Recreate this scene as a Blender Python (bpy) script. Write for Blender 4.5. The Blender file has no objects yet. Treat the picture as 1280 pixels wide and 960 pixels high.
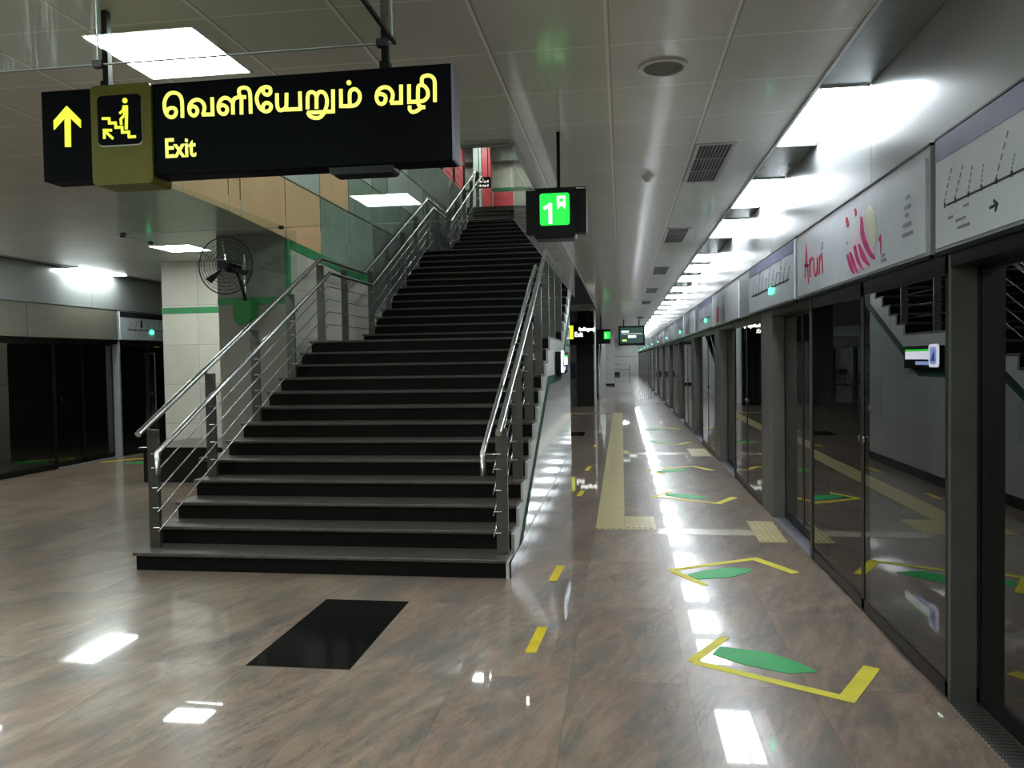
import bpy, bmesh, math, random
from mathutils import Vector, Matrix
random.seed(7)
SC = bpy.context.scene
COL = SC.collection

# ------------------------------------------------------------------ materials
def newmat(name):
    m = bpy.data.materials.new(name); m.use_nodes = True
    nt = m.node_tree; b = nt.nodes['Principled BSDF']
    return m, nt, b
def N(nt, typ, **kw):
    n = nt.nodes.new(typ)
    for k, v in kw.items():
        setattr(n, k, v)
    return n
def mathn(nt, op, a, b=None, c=None):
    n = nt.nodes.new('ShaderNodeMath'); n.operation = op
    for i, v in enumerate((a, b, c)):
        if v is None: continue
        if isinstance(v, (int, float)): n.inputs[i].default_value = v
        else: nt.links.new(v, n.inputs[i])
    return n.outputs[0]
def mixc(nt, fac, a, b):
    n = nt.nodes.new('ShaderNodeMix'); n.data_type = 'RGBA'
    for i, v in ((0, fac), (6, a), (7, b)):
        if isinstance(v, (int, float)): n.inputs[i].default_value = v
        elif isinstance(v, tuple): n.inputs[i].default_value = (*v, 1) if len(v) == 3 else v
        else: nt.links.new(v, n.inputs[i])
    return n.outputs[2]
def ramp(nt, fac, stops):
    n = nt.nodes.new('ShaderNodeValToRGB'); r = n.color_ramp
    while len(r.elements) < len(stops): r.elements.new(0.5)
    for e, (p, c) in zip(r.elements, stops): e.position = p; e.color = (*c, 1)
    nt.links.new(fac, n.inputs[0]); return n.outputs[0]
def noise(nt, vec, scale, detail=4, rough=0.55, dist=0.0):
    n = nt.nodes.new('ShaderNodeTexNoise'); n.inputs['Scale'].default_value = scale; n.inputs['Detail'].default_value = detail
    n.inputs['Roughness'].default_value = rough; n.inputs['Distortion'].default_value = dist
    if vec is not None: nt.links.new(vec, n.inputs['Vector'])
    return n.outputs['Fac']
def geo(nt):
    return nt.nodes.new('ShaderNodeNewGeometry').outputs['Position']
def plain(name, col, rough=0.5, metal=0.0, spec=0.5, var=0.06, scale=6, coat=0.0, coatr=0.1):
    m, nt, b = newmat(name)
    f = noise(nt, geo(nt), scale, 3)
    c2 = tuple(max(0, c * (1 - 2 * var)) for c in col); c3 = tuple(c * (1 + 2 * var) for c in col)
    nt.links.new(ramp(nt, f, [(0.3, c2), (0.7, c3)]), b.inputs['Base Color'])
    b.inputs['Roughness'].default_value = rough; b.inputs['Metallic'].default_value = metal
    b.inputs['Specular IOR Level'].default_value = spec
    b.inputs['Coat Weight'].default_value = coat; b.inputs['Coat Roughness'].default_value = coatr
    return m
def emit(name, col, s, base=(0.02, 0.02, 0.02)):
    m, nt, b = newmat(name)
    b.inputs['Base Color'].default_value = (*base, 1)
    b.inputs['Emission Color'].default_value = (*col, 1); b.inputs['Emission Strength'].default_value = s
    b.inputs['Roughness'].default_value = 0.4
    return m
def gridline(nt, coord, off, pitch, w):
    # 1 on a joint of width w in every pitch
    a = mathn(nt, 'FRACT', mathn(nt, 'DIVIDE', mathn(nt, 'SUBTRACT', coord, off), pitch))
    d = mathn(nt, 'MINIMUM', a, mathn(nt, 'SUBTRACT', 1.0, a))
    return mathn(nt, 'LESS_THAN', d, w / pitch / 2)
def tilemat(name, col, offs, pitch, axes, joint=(0.2, 0.2, 0.18), rough=0.25, w=0.006, var=0.10, metal=0.0, spec=0.5, jf=0.7, coat=0.0):
    m, nt, b = newmat(name)
    p = geo(nt); s = N(nt, 'ShaderNodeSeparateXYZ'); nt.links.new(p, s.inputs[0])
    g = None; cells = []
    for ax, o, pi in zip(axes, offs, pitch):
        l = gridline(nt, s.outputs[ax], o, pi, w); g = l if g is None else mathn(nt, 'MAXIMUM', g, l)
        cells.append(mathn(nt, 'FLOOR', mathn(nt, 'DIVIDE', mathn(nt, 'SUBTRACT', s.outputs[ax], o), pi)))
    cv = N(nt, 'ShaderNodeCombineXYZ')
    for i, c in enumerate(cells): nt.links.new(c, cv.inputs[i])
    wn = N(nt, 'ShaderNodeTexWhiteNoise'); nt.links.new(cv.outputs[0], wn.inputs['Vector'])
    f = mathn(nt, 'ADD', mathn(nt, 'MULTIPLY', wn.outputs['Value'], 0.5), mathn(nt, 'MULTIPLY', noise(nt, p, 3.5, 5), 0.5))
    c = ramp(nt, f, [(0.2, tuple(x * (1 - var) for x in col)), (0.8, tuple(x * (1 + var) for x in col))])
    nt.links.new(mixc(nt, mathn(nt, 'MULTIPLY', g, jf), c, joint), b.inputs['Base Color'])
    b.inputs['Roughness'].default_value = rough; b.inputs['Metallic'].default_value = metal; b.inputs['Specular IOR Level'].default_value = spec
    b.inputs['Coat Weight'].default_value = coat; b.inputs['Coat Roughness'].default_value = 0.15
    return m
def floormat():
    m, nt, b = newmat('pink_granite_floor')
    p = geo(nt); s = N(nt, 'ShaderNodeSeparateXYZ'); nt.links.new(p, s.inputs[0])
    x, y = s.outputs[0], s.outputs[1]
    tx = mathn(nt, 'FLOOR', mathn(nt, 'DIVIDE', mathn(nt, 'SUBTRACT', x, 0.31), 0.592))
    ty = mathn(nt, 'FLOOR', mathn(nt, 'DIVIDE', mathn(nt, 'SUBTRACT', y, 3.98), 1.19))
    cv = N(nt, 'ShaderNodeCombineXYZ'); nt.links.new(tx, cv.inputs[0]); nt.links.new(ty, cv.inputs[1])
    wn = N(nt, 'ShaderNodeTexWhiteNoise'); nt.links.new(cv.outputs[0], wn.inputs['Vector'])
    # per-tile shift of the veins
    sh = N(nt, 'ShaderNodeVectorMath', operation='SCALE'); nt.links.new(wn.outputs['Color'], sh.inputs[0]); sh.inputs['Scale'].default_value = 7.0
    ad = N(nt, 'ShaderNodeVectorMath', operation='ADD'); nt.links.new(p, ad.inputs[0]); nt.links.new(sh.outputs[0], ad.inputs[1])
    m1 = N(nt, 'ShaderNodeMapping'); nt.links.new(ad.outputs[0], m1.inputs['Vector']); m1.inputs['Rotation'].default_value = (0, 0, math.radians(20))
    mp = N(nt, 'ShaderNodeMapping'); nt.links.new(m1.outputs[0], mp.inputs['Vector']); mp.inputs['Scale'].default_value = (2.1, 0.58, 1)
    n1 = noise(nt, mp.outputs[0], 1.5, 10, 0.68, 1.4)
    n2 = noise(nt, mp.outputs[0], 2.2, 10, 0.70, 0.5)
    n3 = noise(nt, p, 26, 6, 0.75)
    n4 = noise(nt, mp.outputs[0], 6.0, 10, 0.75, 0.8)
    c = ramp(nt, n1, [(0.30, (0.125, 0.125, 0.115)), (0.43, (0.215, 0.178, 0.150)), (0.54, (0.315, 0.228, 0.170)), (0.68, (0.36, 0.305, 0.25))])
    rust = ramp(nt, noise(nt, mp.outputs[0], 0.9, 10, 0.7, 0.4), [(0.46, (0, 0, 0)), (0.72, (1, 1, 1))])
    c = mixc(nt, mathn(nt, 'MULTIPLY', rust, 0.5), c, (0.30, 0.15, 0.10))
    c = mixc(nt, mathn(nt, 'MULTIPLY', ramp(nt, n4, [(0.40, (1, 1, 1)), (0.56, (0, 0, 0))]), 0.42), c, (0.12, 0.105, 0.095))
    vein = ramp(nt, n2, [(0.478, (0, 0, 0)), (0.50, (1, 1, 1)), (0.522, (0, 0, 0))])
    vmask = ramp(nt, noise(nt, p, 0.8, 3), [(0.45, (0, 0, 0)), (0.65, (1, 1, 1))])
    c = mixc(nt, mathn(nt, 'MULTIPLY', mathn(nt, 'MULTIPLY', vein, vmask), 0.8), c, (0.075, 0.048, 0.04))
    c = mixc(nt, mathn(nt, 'MULTIPLY', ramp(nt, n3, [(0.56, (0, 0, 0)), (0.7, (1, 1, 1))]), 0.4), c, (0.07, 0.06, 0.055))
    tint = mathn(nt, 'ADD', 0.80, mathn(nt, 'MULTIPLY', wn.outputs['Value'], 0.28))
    vm = N(nt, 'ShaderNodeVectorMath', operation='SCALE'); nt.links.new(c, vm.inputs[0]); nt.links.new(tint, vm.inputs['Scale'])
    g = mathn(nt, 'MAXIMUM', gridline(nt, x, 0.31, 0.592, 0.003), gridline(nt, y, 3.98, 1.19, 0.003))
    nt.links.new(mixc(nt, mathn(nt, 'MULTIPLY', g, 0.6), vm.outputs[0], (0.05, 0.045, 0.04)), b.inputs['Base Color'])
    b.inputs['Roughness'].default_value = 0.28; b.inputs['Specular IOR Level'].default_value = 0.22
    b.inputs['Coat Weight'].default_value = 0.8; b.inputs['Coat Roughness'].default_value = 0.03; b.inputs['Coat IOR'].default_value = 1.5
    return m
def ceilmat():
    m, nt, b = newmat('metal_ceiling_panels')
    p = geo(nt); s = N(nt, 'ShaderNodeSeparateXYZ'); nt.links.new(p, s.inputs[0])
    x, y = s.outputs[0], s.outputs[1]
    gx = gridline(nt, x, -0.058, 0.622, 0.016); gy = gridline(nt, y, 4.17, 0.665, 0.010)
    gd = gridline(nt, x, -0.044, 0.622, 0.010)
    dots = N(nt, 'ShaderNodeTexVoronoi'); dots.inputs['Scale'].default_value = 110; dots.inputs['Randomness'].default_value = 0
    nt.links.new(p, dots.inputs['Vector'])
    perf = mathn(nt, 'LESS_THAN', dots.outputs['Distance'], 0.22)
    c = ramp(nt, noise(nt, p, 1.2, 3), [(0.3, (0.52, 0.53, 0.49)), (0.7, (0.60, 0.61, 0.57))])
    c = mixc(nt, mathn(nt, 'MULTIPLY', perf, 0.35), c, (0.08, 0.08, 0.08))
    c = mixc(nt, mathn(nt, 'MULTIPLY', gy, 0.9), c, (0.85, 0.85, 0.80))
    c = mixc(nt, mathn(nt, 'MULTIPLY', gd, 0.6), c, (0.12, 0.12, 0.11))
    c = mixc(nt, mathn(nt, 'MULTIPLY', gx, 0.9), c, (0.85, 0.85, 0.80))
    nt.links.new(c, b.inputs['Base Color'])
    b.inputs['Roughness'].default_value = 0.38; b.inputs['Specular IOR Level'].default_value = 0.5
    b.inputs['Coat Weight'].default_value = 0.3; b.inputs['Coat Roughness'].default_value = 0.10
    bp = N(nt, 'ShaderNodeBump'); bp.inputs['Strength'].default_value = 0.05; bp.inputs['Distance'].default_value = 0.02
    nt.links.new(noise(nt, p, 2.2, 2), bp.inputs['Height']); nt.links.new(bp.outputs[0], b.inputs['Normal']); nt.links.new(bp.outputs[0], b.inputs['Coat Normal'])
    return m
def glassmat(name, tint, ior, extra=0.0, dirt=0.0, rough=0.0):
    m = bpy.data.materials.new(name); m.use_nodes = True
    nt = m.node_tree; nt.nodes.clear()
    out = N(nt, 'ShaderNodeOutputMaterial'); mx = N(nt, 'ShaderNodeMixShader'); tr = N(nt, 'ShaderNodeBsdfTransparent'); gl = N(nt, 'ShaderNodeBsdfGlossy')
    tr.inputs['Color'].default_value = (*tint, 1); gl.inputs['Roughness'].default_value = rough; gl.inputs['Color'].default_value = (0.95, 0.97, 0.96, 1)
    fr = N(nt, 'ShaderNodeFresnel'); fr.inputs['IOR'].default_value = ior
    g = N(nt, 'ShaderNodeNewGeometry')
    front = mathn(nt, 'SUBTRACT', 1.0, g.outputs['Backfacing'])
    fac = mathn(nt, 'MULTIPLY', mathn(nt, 'ADD', fr.outputs[0], extra), front)
    nt.links.new(fac, mx.inputs[0]); nt.links.new(tr.outputs[0], mx.inputs[1]); nt.links.new(gl.outputs[0], mx.inputs[2])
    last = mx.outputs[0]
    if dirt > 0:
        df = N(nt, 'ShaderNodeBsdfDiffuse'); df.inputs['Color'].default_value = (0.75, 0.78, 0.76, 1)
        mp = N(nt, 'ShaderNodeMapping'); nt.links.new(g.outputs['Position'], mp.inputs['Vector']); mp.inputs['Scale'].default_value = (9, 9, 0.7)
        st = ramp(nt, noise(nt, mp.outputs[0], 3.0, 4, 0.6), [(0.56, (0, 0, 0)), (0.70, (1, 1, 1))])
        m2 = N(nt, 'ShaderNodeMixShader'); nt.links.new(mathn(nt, 'ADD', mathn(nt, 'MULTIPLY', st, dirt), dirt * 0.12), m2.inputs[0])
        nt.links.new(last, m2.inputs[1]); nt.links.new(df.outputs[0], m2.inputs[2]); last = m2.outputs[0]
    nt.links.new(last, out.inputs['Surface'])
    return m
def tactilemat():
    m, nt, b = newmat('yellow_tactile_tile')
    p = geo(nt)
    c = ramp(nt, noise(nt, p, 5, 4), [(0.3, (0.38, 0.31, 0.14)), (0.7, (0.46, 0.39, 0.20))])
    s = N(nt, 'ShaderNodeSeparateXYZ'); nt.links.new(p, s.inputs[0])
    g = mathn(nt, 'MAXIMUM', gridline(nt, s.outputs[1], 0.1, 0.3, 0.004), gridline(nt, s.outputs[0], 0.01, 0.2805, 0.004))
    nt.links.new(mixc(nt, mathn(nt, 'MULTIPLY', g, 0.6), c, (0.15, 0.12, 0.06)), b.inputs['Base Color'])
    b.inputs['Roughness'].default_value = 0.32
    return m
def gratemat():
    m, nt, b = newmat('ribbed_steel_threshold')
    p = geo(nt); s = N(nt, 'ShaderNodeSeparateXYZ'); nt.links.new(p, s.inputs[0])
    a = mathn(nt, 'MAXIMUM', gridline(nt, s.outputs[0], 0, 0.012, 0.005), gridline(nt, s.outputs[1], 0, 0.03, 0.006))
    nt.links.new(mixc(nt, a, (0.35, 0.35, 0.34), (0.02, 0.02, 0.02)), b.inputs['Base Color'])
    b.inputs['Roughness'].default_value = 0.35; b.inputs['Metallic'].default_value = 0.8
    return m
LAMP = 26.0
M = dict(
    floor=floormat(), ceiling=ceilmat(),
    wallpanel=tilemat('white_metal_wall_panel', (0.46, 0.48, 0.485), (5.03, 2.0), (2.47, 3.0), (1, 2), rough=0.22, w=0.008, var=0.03, metal=0.5, joint=(0.12, 0.12, 0.12)),
    wallplain=plain('grey_plaster_wall', (0.42, 0.42, 0.39), 0.6),
    endwall=plain('white_painted_wall', (0.62, 0.64, 0.62), 0.4),
    tile=tilemat('cream_wall_tile', (0.50, 0.48, 0.42), (0.11, -4.1, 9.3), (0.62, 0.62, 0.62), (2, 0, 1), rough=0.3, joint=(0.16, 0.15, 0.13), w=0.007),
    tilegloss=tilemat('glossy_grey_wall_tile', (0.36, 0.37, 0.35), (0.11, 5.8), (0.6, 0.6), (2, 1), rough=0.08, joint=(0.2, 0.2, 0.19), w=0.004),
    stringer=plain('pale_stringer_tile', (0.50, 0.52, 0.48), 0.3),
    plastershade=plain('grey_plaster_and_shade', (0.24, 0.25, 0.22), 0.55),
    green=plain('green_band_tile', (0.035, 0.22, 0.085), 0.3),
    orange=plain('orange_cladding', (0.62, 0.39, 0.22), 0.4, var=0.04, scale=2),
    palegreen=plain('pale_green_cladding', (0.22, 0.29, 0.24), 0.22, var=0.08, scale=1.5),
    greyclad=plain('grey_white_cladding', (0.42, 0.46, 0.44), 0.3, var=0.05, scale=1.5),
    darkclad=plain('dark_green_grey_cladding', (0.15, 0.18, 0.16), 0.25, var=0.1, scale=1.5),
    gap=plain('dark_joint', (0.03, 0.03, 0.03), 0.7),
    black=plain('black_granite', (0.010, 0.010, 0.009), 0.12, var=0.2, scale=60),
    inlay=plain('polished_black_granite', (0.004, 0.004, 0.004), 0.1, var=0.2, scale=60, spec=0.2),
    riser=plain('black_granite_riser', (0.0055, 0.0052, 0.0045), 0.4, var=0.2, scale=40, spec=0.12),
    tread=plain('grey_granite_tread', (0.066, 0.056, 0.048), 0.35, var=0.14, scale=14),
    steel=plain('brushed_stainless_steel', (0.56, 0.56, 0.54), 0.24, 1.0, var=0.05),
    poststeel=plain('dull_stainless_post', (0.14, 0.14, 0.128), 0.36, 0.9, var=0.05),
    psd=plain('grey_door_frame_paint', (0.088, 0.088, 0.078), 0.4, 0.3),
    psdlit=plain('lit_grey_post_paint', (0.17, 0.17, 0.155), 0.38, 0.35),  # lighter copy of the frame paint; strip lamp light put into the colour
    psddark=plain('black_door_frame', (0.006, 0.006, 0.006), 0.3, spec=0.25),
    header=plain('silver_header_panel', (0.36, 0.37, 0.38), 0.3, 0.3, var=0.03),
    olive=plain('olive_grey_header_panel', (0.21, 0.205, 0.165), 0.4, 0.2, var=0.03),
    print=plain('white_print_panel', (0.56, 0.60, 0.655), 0.25, var=0.02),
    lavender=plain('lavender_print', (0.17, 0.18, 0.29), 0.4, spec=0.2),
    ink=plain('dark_ink', (0.02, 0.02, 0.03), 0.5, spec=0.2),
    greyink=plain('grey_ink', (0.18, 0.18, 0.2), 0.4),
    red=plain('crimson_print', (0.40, 0.006, 0.045), 0.5, spec=0.15),
    pink=plain('magenta_print', (0.46, 0.03, 0.15), 0.5, var=0.2, scale=9, spec=0.15),
    lime=plain('pale_lime_print', (0.58, 0.62, 0.44), 0.3),
    palepink=plain('pale_pink_print', (0.60, 0.50, 0.55), 0.3),
    navy=plain('navy_black_sign_face', (0.0016, 0.002, 0.004), 0.55, spec=0.05),
    blackmetal=plain('black_painted_metal', (0.005, 0.006, 0.006), 0.4, spec=0.15),
    stripe=plain('dark_green_stripe_tile', (0.012, 0.05, 0.032), 0.5, spec=0.2), glassedge=plain('dull_glass_edge', (0.16, 0.19, 0.17), 0.3),
    greycap=plain('grey_sign_edge', (0.16, 0.16, 0.2), 0.4),
    mustard=plain('mustard_sign_panel', (0.105, 0.092, 0.004), 0.4, spec=0.2),
    blade=plain('dark_fan_blade', (0.03, 0.03, 0.04), 0.35),
    fanhub=plain('navy_fan_hub', (0.015, 0.018, 0.05), 0.3),
    greenbox=plain('green_metal_box', (0.012, 0.16, 0.03), 0.35),
    yellow=plain('yellow_floor_tape', (0.62, 0.54, 0.03), 0.5, spec=0.2),
    amber=plain('amber_floor_tape', (0.60, 0.45, 0.02), 0.5, spec=0.2),
    tapegreen=plain('green_floor_sticker', (0.02, 0.34, 0.09), 0.5, spec=0.2),
    tactile=tactilemat(), grate=gratemat(),
    sill=plain('grey_steel_sill', (0.30, 0.30, 0.34), 0.35, 0.6),
    whiteplastic=plain('white_plastic', (0.6, 0.6, 0.58), 0.4),
    grille=plain('grey_speaker_mesh', (0.16, 0.16, 0.15), 0.6),
    vent=plain('dark_vent_opening', (0.012, 0.012, 0.013), 0.6),
    ventbar=plain('grey_vent_slat', (0.2, 0.2, 0.2), 0.4),
    lampframe=plain('white_lamp_frame', (0.6, 0.62, 0.6), 0.4),
    lampoff=plain('unlit_trough_cover', (0.13, 0.155, 0.15), 0.16, var=0.05),
    redpanel=plain('red_panel', (0.5, 0.055, 0.07), 0.4),
    beige=plain('cream_concourse_wall', (0.62, 0.60, 0.50), 0.5),
    tunnel=plain('dark_tunnel_concrete', (0.03, 0.03, 0.03), 0.9),
    glass=glassmat('clear_baffle_glass', (0.93, 0.965, 0.94), 1.55, 0.0, 0.0),
    glassdirty=glassmat('streaked_baffle_glass', (0.90, 0.94, 0.91), 1.55, 0.0, 0.22),
    psdglass=glassmat('dark_screen_door_glass', (0.30, 0.33, 0.31), 1.9, 0.03),
    edge=plain('pale_glass_edge', (0.45, 0.52, 0.48), 0.2),
    lamp=emit('white_lamp_diffuser', (0.90, 1.0, 0.96), LAMP), lampr=emit('cool_white_lamp_diffuser', (0.88, 0.95, 1.0), LAMP * 0.85),
    signyellow=emit('lit_yellow_lettering', (0.78, 0.90, 0.035), 0.75), signpale=emit('lit_pale_yellow_lettering', (0.84, 0.95, 0.13), 0.85),
    signwhite=emit('lit_white_lettering', (1.0, 1.0, 0.92), 2.0),
    signgreen=emit('lit_green_panel', (0.008, 0.72, 0.05), 1.0), glyph=emit('lit_white_pictogram', (0.75, 1.0, 0.78), 1.2),
    screen=emit('dark_teal_screen', (0.05, 0.16, 0.12), 0.22), screenwhite=emit('screen_text', (0.9, 1.0, 0.95), 1.3), screenlime=emit('screen_lime_text', (0.6, 0.9, 0.15), 1.2),
    displit=emit('lit_white_display', (0.85, 0.88, 1.0), 1.6), dispgreen=emit('lit_green_strip', (0.02, 0.8, 0.03), 1.6), dispblue=emit('lit_blue_emblem', (0.06, 0.12, 0.6), 1.0), disppale=emit('lit_pale_blue', (0.4, 0.5, 0.95), 1.2),
    led=emit('green_indicator', (0.05, 1.0, 0.45), 4.0),
)

# ------------------------------------------------------------------ mesh helpers
class MB:
    def __init__(self): self.v = []; self.f = []; self.s = []
    def add(self, vs, fs, smooth=False):
        o = len(self.v); self.v += [tuple(p) for p in vs]
        for f in fs: self.f.append([i + o for i in f]); self.s.append(smooth)
        return self
    def box(self, x0, x1, y0, y1, z0, z1):
        return self.add([(x0,y0,z0),(x1,y0,z0),(x1,y1,z0),(x0,y1,z0),(x0,y0,z1),(x1,y0,z1),(x1,y1,z1),(x0,y1,z1)],
                 [(3,2,1,0),(4,5,6,7),(0,1,5,4),(1,2,6,5),(2,3,7,6),(3,0,4,7)])
    def prism(self, poly, axis, d0, d1):
        # poly: 2D points in the two other axes (cyclic order x,y,z without axis)
        n = len(poly)
        def P(p, d):
            return {0: (d, p[0], p[1]), 1: (p[0], d, p[1]), 2: (p[0], p[1], d)}[axis]
        vs = [P(p, d0) for p in poly] + [P(p, d1) for p in poly]
        return self.add(vs, [list(range(n)), list(range(2*n-1, n-1, -1))] + [(i, (i+1) % n, n+(i+1) % n, n+i) for i in range(n)])
    def tube(self, pts, r, seg=10, cap=True, closed=False):
        pts = [Vector(p) for p in pts]; n = len(pts); rings = []
        for i, p in enumerate(pts):
            if closed: t = (pts[(i+1) % n] - pts[i-1])
            elif i == 0: t = pts[1] - pts[0]
            elif i == n-1: t = pts[-1] - pts[-2]
            else:
                t = (pts[i+1]-p).normalized() + (p-pts[i-1]).normalized()
            t.normalize()
            if i == 0:
                up = Vector((0,0,1)) if abs(t.z) < 0.9 else Vector((1,0,0))
                if abs(t.x) < 1e-4 and abs(t.z) >= 0.9: up = Vector((0,-1,0))
                a = t.cross(up).normalized()
            else: a = (a - t*a.dot(t)).normalized()
            b = a.cross(t).normalized()
            k = 1.0
            if not closed and 0 < i < n-1:
                c = (pts[i+1]-p).normalized().dot((p-pts[i-1]).normalized()); k = 1/max(0.5, math.sqrt((1+c)/2))
            rings.append([p + (a*math.cos(2*math.pi*j/seg) + b*math.sin(2*math.pi*j/seg))*r*(k if False else 1) for j in range(seg)])
        vs = [q for R_ in rings for q in R_]; fs = []
        for i in range(n if closed else n-1):
            i2 = (i+1) % n
            for j in range(seg): fs.append((i*seg+j, i*seg+(j+1) % seg, i2*seg+(j+1) % seg, i2*seg+j))
        self.add(vs, fs, True)
        if cap and not closed:
            o = len(self.v)
            self.add([tuple(q) for q in rings[0]] + [tuple(q) for q in rings[-1]], [list(range(seg-1,-1,-1)), list(range(seg, 2*seg))])
        return self
    def ribbon(self, pts, w, place, t=0.004):
        # flat stroke of width w along 2D pts; place(a, b, d) -> 3D
        P = [Vector((p[0], p[1])) for p in pts]; n = len(P); L = []; Rr = []
        for i in range(n):
            d = (P[min(i+1, n-1)] - P[max(i-1, 0)]).normalized()
            k = 1.0
            if 0 < i < n-1:
                d1 = (P[i]-P[i-1]).normalized(); d2 = (P[i+1]-P[i]).normalized(); d = (d1+d2)
                d = d.normalized() if d.length > 1e-6 else d1
                k = min(1.5, 1/max(0.4, math.sqrt(max(0, (1+d1.dot(d2))/2))))
            nn = Vector((-d.y, d.x)) * w/2*k
            L.append(P[i]+nn); Rr.append(P[i]-nn)
        for i in range(n-1):
            q = [L[i], L[i+1], Rr[i+1], Rr[i]]
            vs = [place(p.x, p.y, 0) for p in q] + [place(p.x, p.y, t) for p in q]
            self.add(vs, [(3,2,1,0),(4,5,6,7),(0,1,5,4),(1,2,6,5),(2,3,7,6),(3,0,4,7)])
        return self
    def disc(self, c, r, place, t=0.004, seg=20):
        pts = [(c[0]+r*math.cos(2*math.pi*i/seg), c[1]+r*math.sin(2*math.pi*i/seg)) for i in range(seg)]
        return self.poly(pts, place, t)
    def poly(self, pts, place, t=0.004):
        n = len(pts)
        vs = [place(a, b, 0) for a, b in pts] + [place(a, b, t) for a, b in pts]
        return self.add(vs, [list(range(n)), list(range(2*n-1, n-1, -1))] + [(i, (i+1) % n, n+(i+1) % n, n+i) for i in range(n)])
    def build(self, name, mat, parent=None, bevel=0, origin=None):
        me = bpy.data.meshes.new(name)
        v = self.v
        if parent is not None:
            o = parent
            off = Vector((0,0,0))
            while o is not None: off += o.location; o = o.parent
            v = [(p[0]-off.x, p[1]-off.y, p[2]-off.z) for p in v]
        elif origin is None:
            xs = [p[0] for p in v]; ys = [p[1] for p in v]; zs = [p[2] for p in v]
            origin = ((min(xs)+max(xs))/2, (min(ys)+max(ys))/2, min(zs))
        if parent is None: v = [(p[0]-origin[0], p[1]-origin[1], p[2]-origin[2]) for p in v]
        me.from_pydata(v, [], self.f)
        me.polygons.foreach_set('use_smooth', self.s)
        bm = bmesh.new(); bm.from_mesh(me); bmesh.ops.recalc_face_normals(bm, faces=bm.faces); bm.to_mesh(me); bm.free()
        me.materials.append(mat); me.update()
        ob = bpy.data.objects.new(name, me); COL.objects.link(ob)
        if parent is not None: ob.parent = parent
        else: ob.location = origin
        if bevel:
            md = ob.modifiers.new('edge', 'BEVEL'); md.width = bevel; md.segments = 2; md.limit_method = 'ANGLE'
        return ob
def B(*a): return MB().box(*a)
def rrect(x0, x1, z0, z1, r, seg=5):
    pts = []
    for cx, cz, a0 in ((x1-r, z1-r, 0), (x0+r, z1-r, 90), (x0+r, z0+r, 180), (x1-r, z0+r, 270)):
        for i in range(seg+1):
            a = math.radians(a0 + 90*i/seg); pts.append((cx+r*math.cos(a), cz+r*math.sin(a)))
    return pts
def empty(name, loc):
    o = bpy.data.objects.new(name, None); COL.objects.link(o); o.location = loc; o.empty_display_size = 0.1
    return o
def tag(o, label, cat, group=None, kind=None):
    o['label'] = label; o['category'] = cat
    if group: o['group'] = group
    if kind: o['kind'] = kind
    return o
def thing(name, loc, label, cat, group=None):
    return tag(empty(name, loc), label, cat, group)
def struct(o, label=None):
    o['kind'] = 'structure'
    if label: o['label'] = label
    return o
def copy_tree(o, parent=None):
    c = o.copy(); COL.objects.link(c)
    if parent is not None: c.parent = parent
    for ch in list(o.children): copy_tree(ch, c)
    return c
def textmesh(body, size, place, t=0.004, bold=0.0, sx=1.0):
    cu = bpy.data.curves.new('lettering', 'FONT'); cu.body = body; cu.size = size; cu.offset = bold; cu.resolution_u = 4; cu.extrude = 0.001
    o = bpy.data.objects.new('lettering', cu); COL.objects.link(o); bpy.context.view_layer.update()
    me = bpy.data.meshes.new_from_object(o.evaluated_get(bpy.context.evaluated_depsgraph_get()))
    mb = MB(); vs = [place(v.co.x*sx, v.co.y, t*(0 if v.co.z < 0 else 1)) for v in me.vertices]
    mb.add(vs, [list(p.vertices) for p in me.polygons])
    bpy.data.objects.remove(o); bpy.data.curves.remove(cu); bpy.data.meshes.remove(me)
    return mb
ORD = ['first','second','third','fourth','fifth','sixth','seventh','eighth','ninth','tenth','eleventh','twelfth','thirteenth','fourteenth','fifteenth','sixteenth','seventeenth','eighteenth','nineteenth','twentieth','twenty-first','twenty-second','twenty-third','twenty-fourth','twenty-fifth','twenty-sixth','twenty-seventh','twenty-eighth','twenty-ninth','thirtieth']
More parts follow.
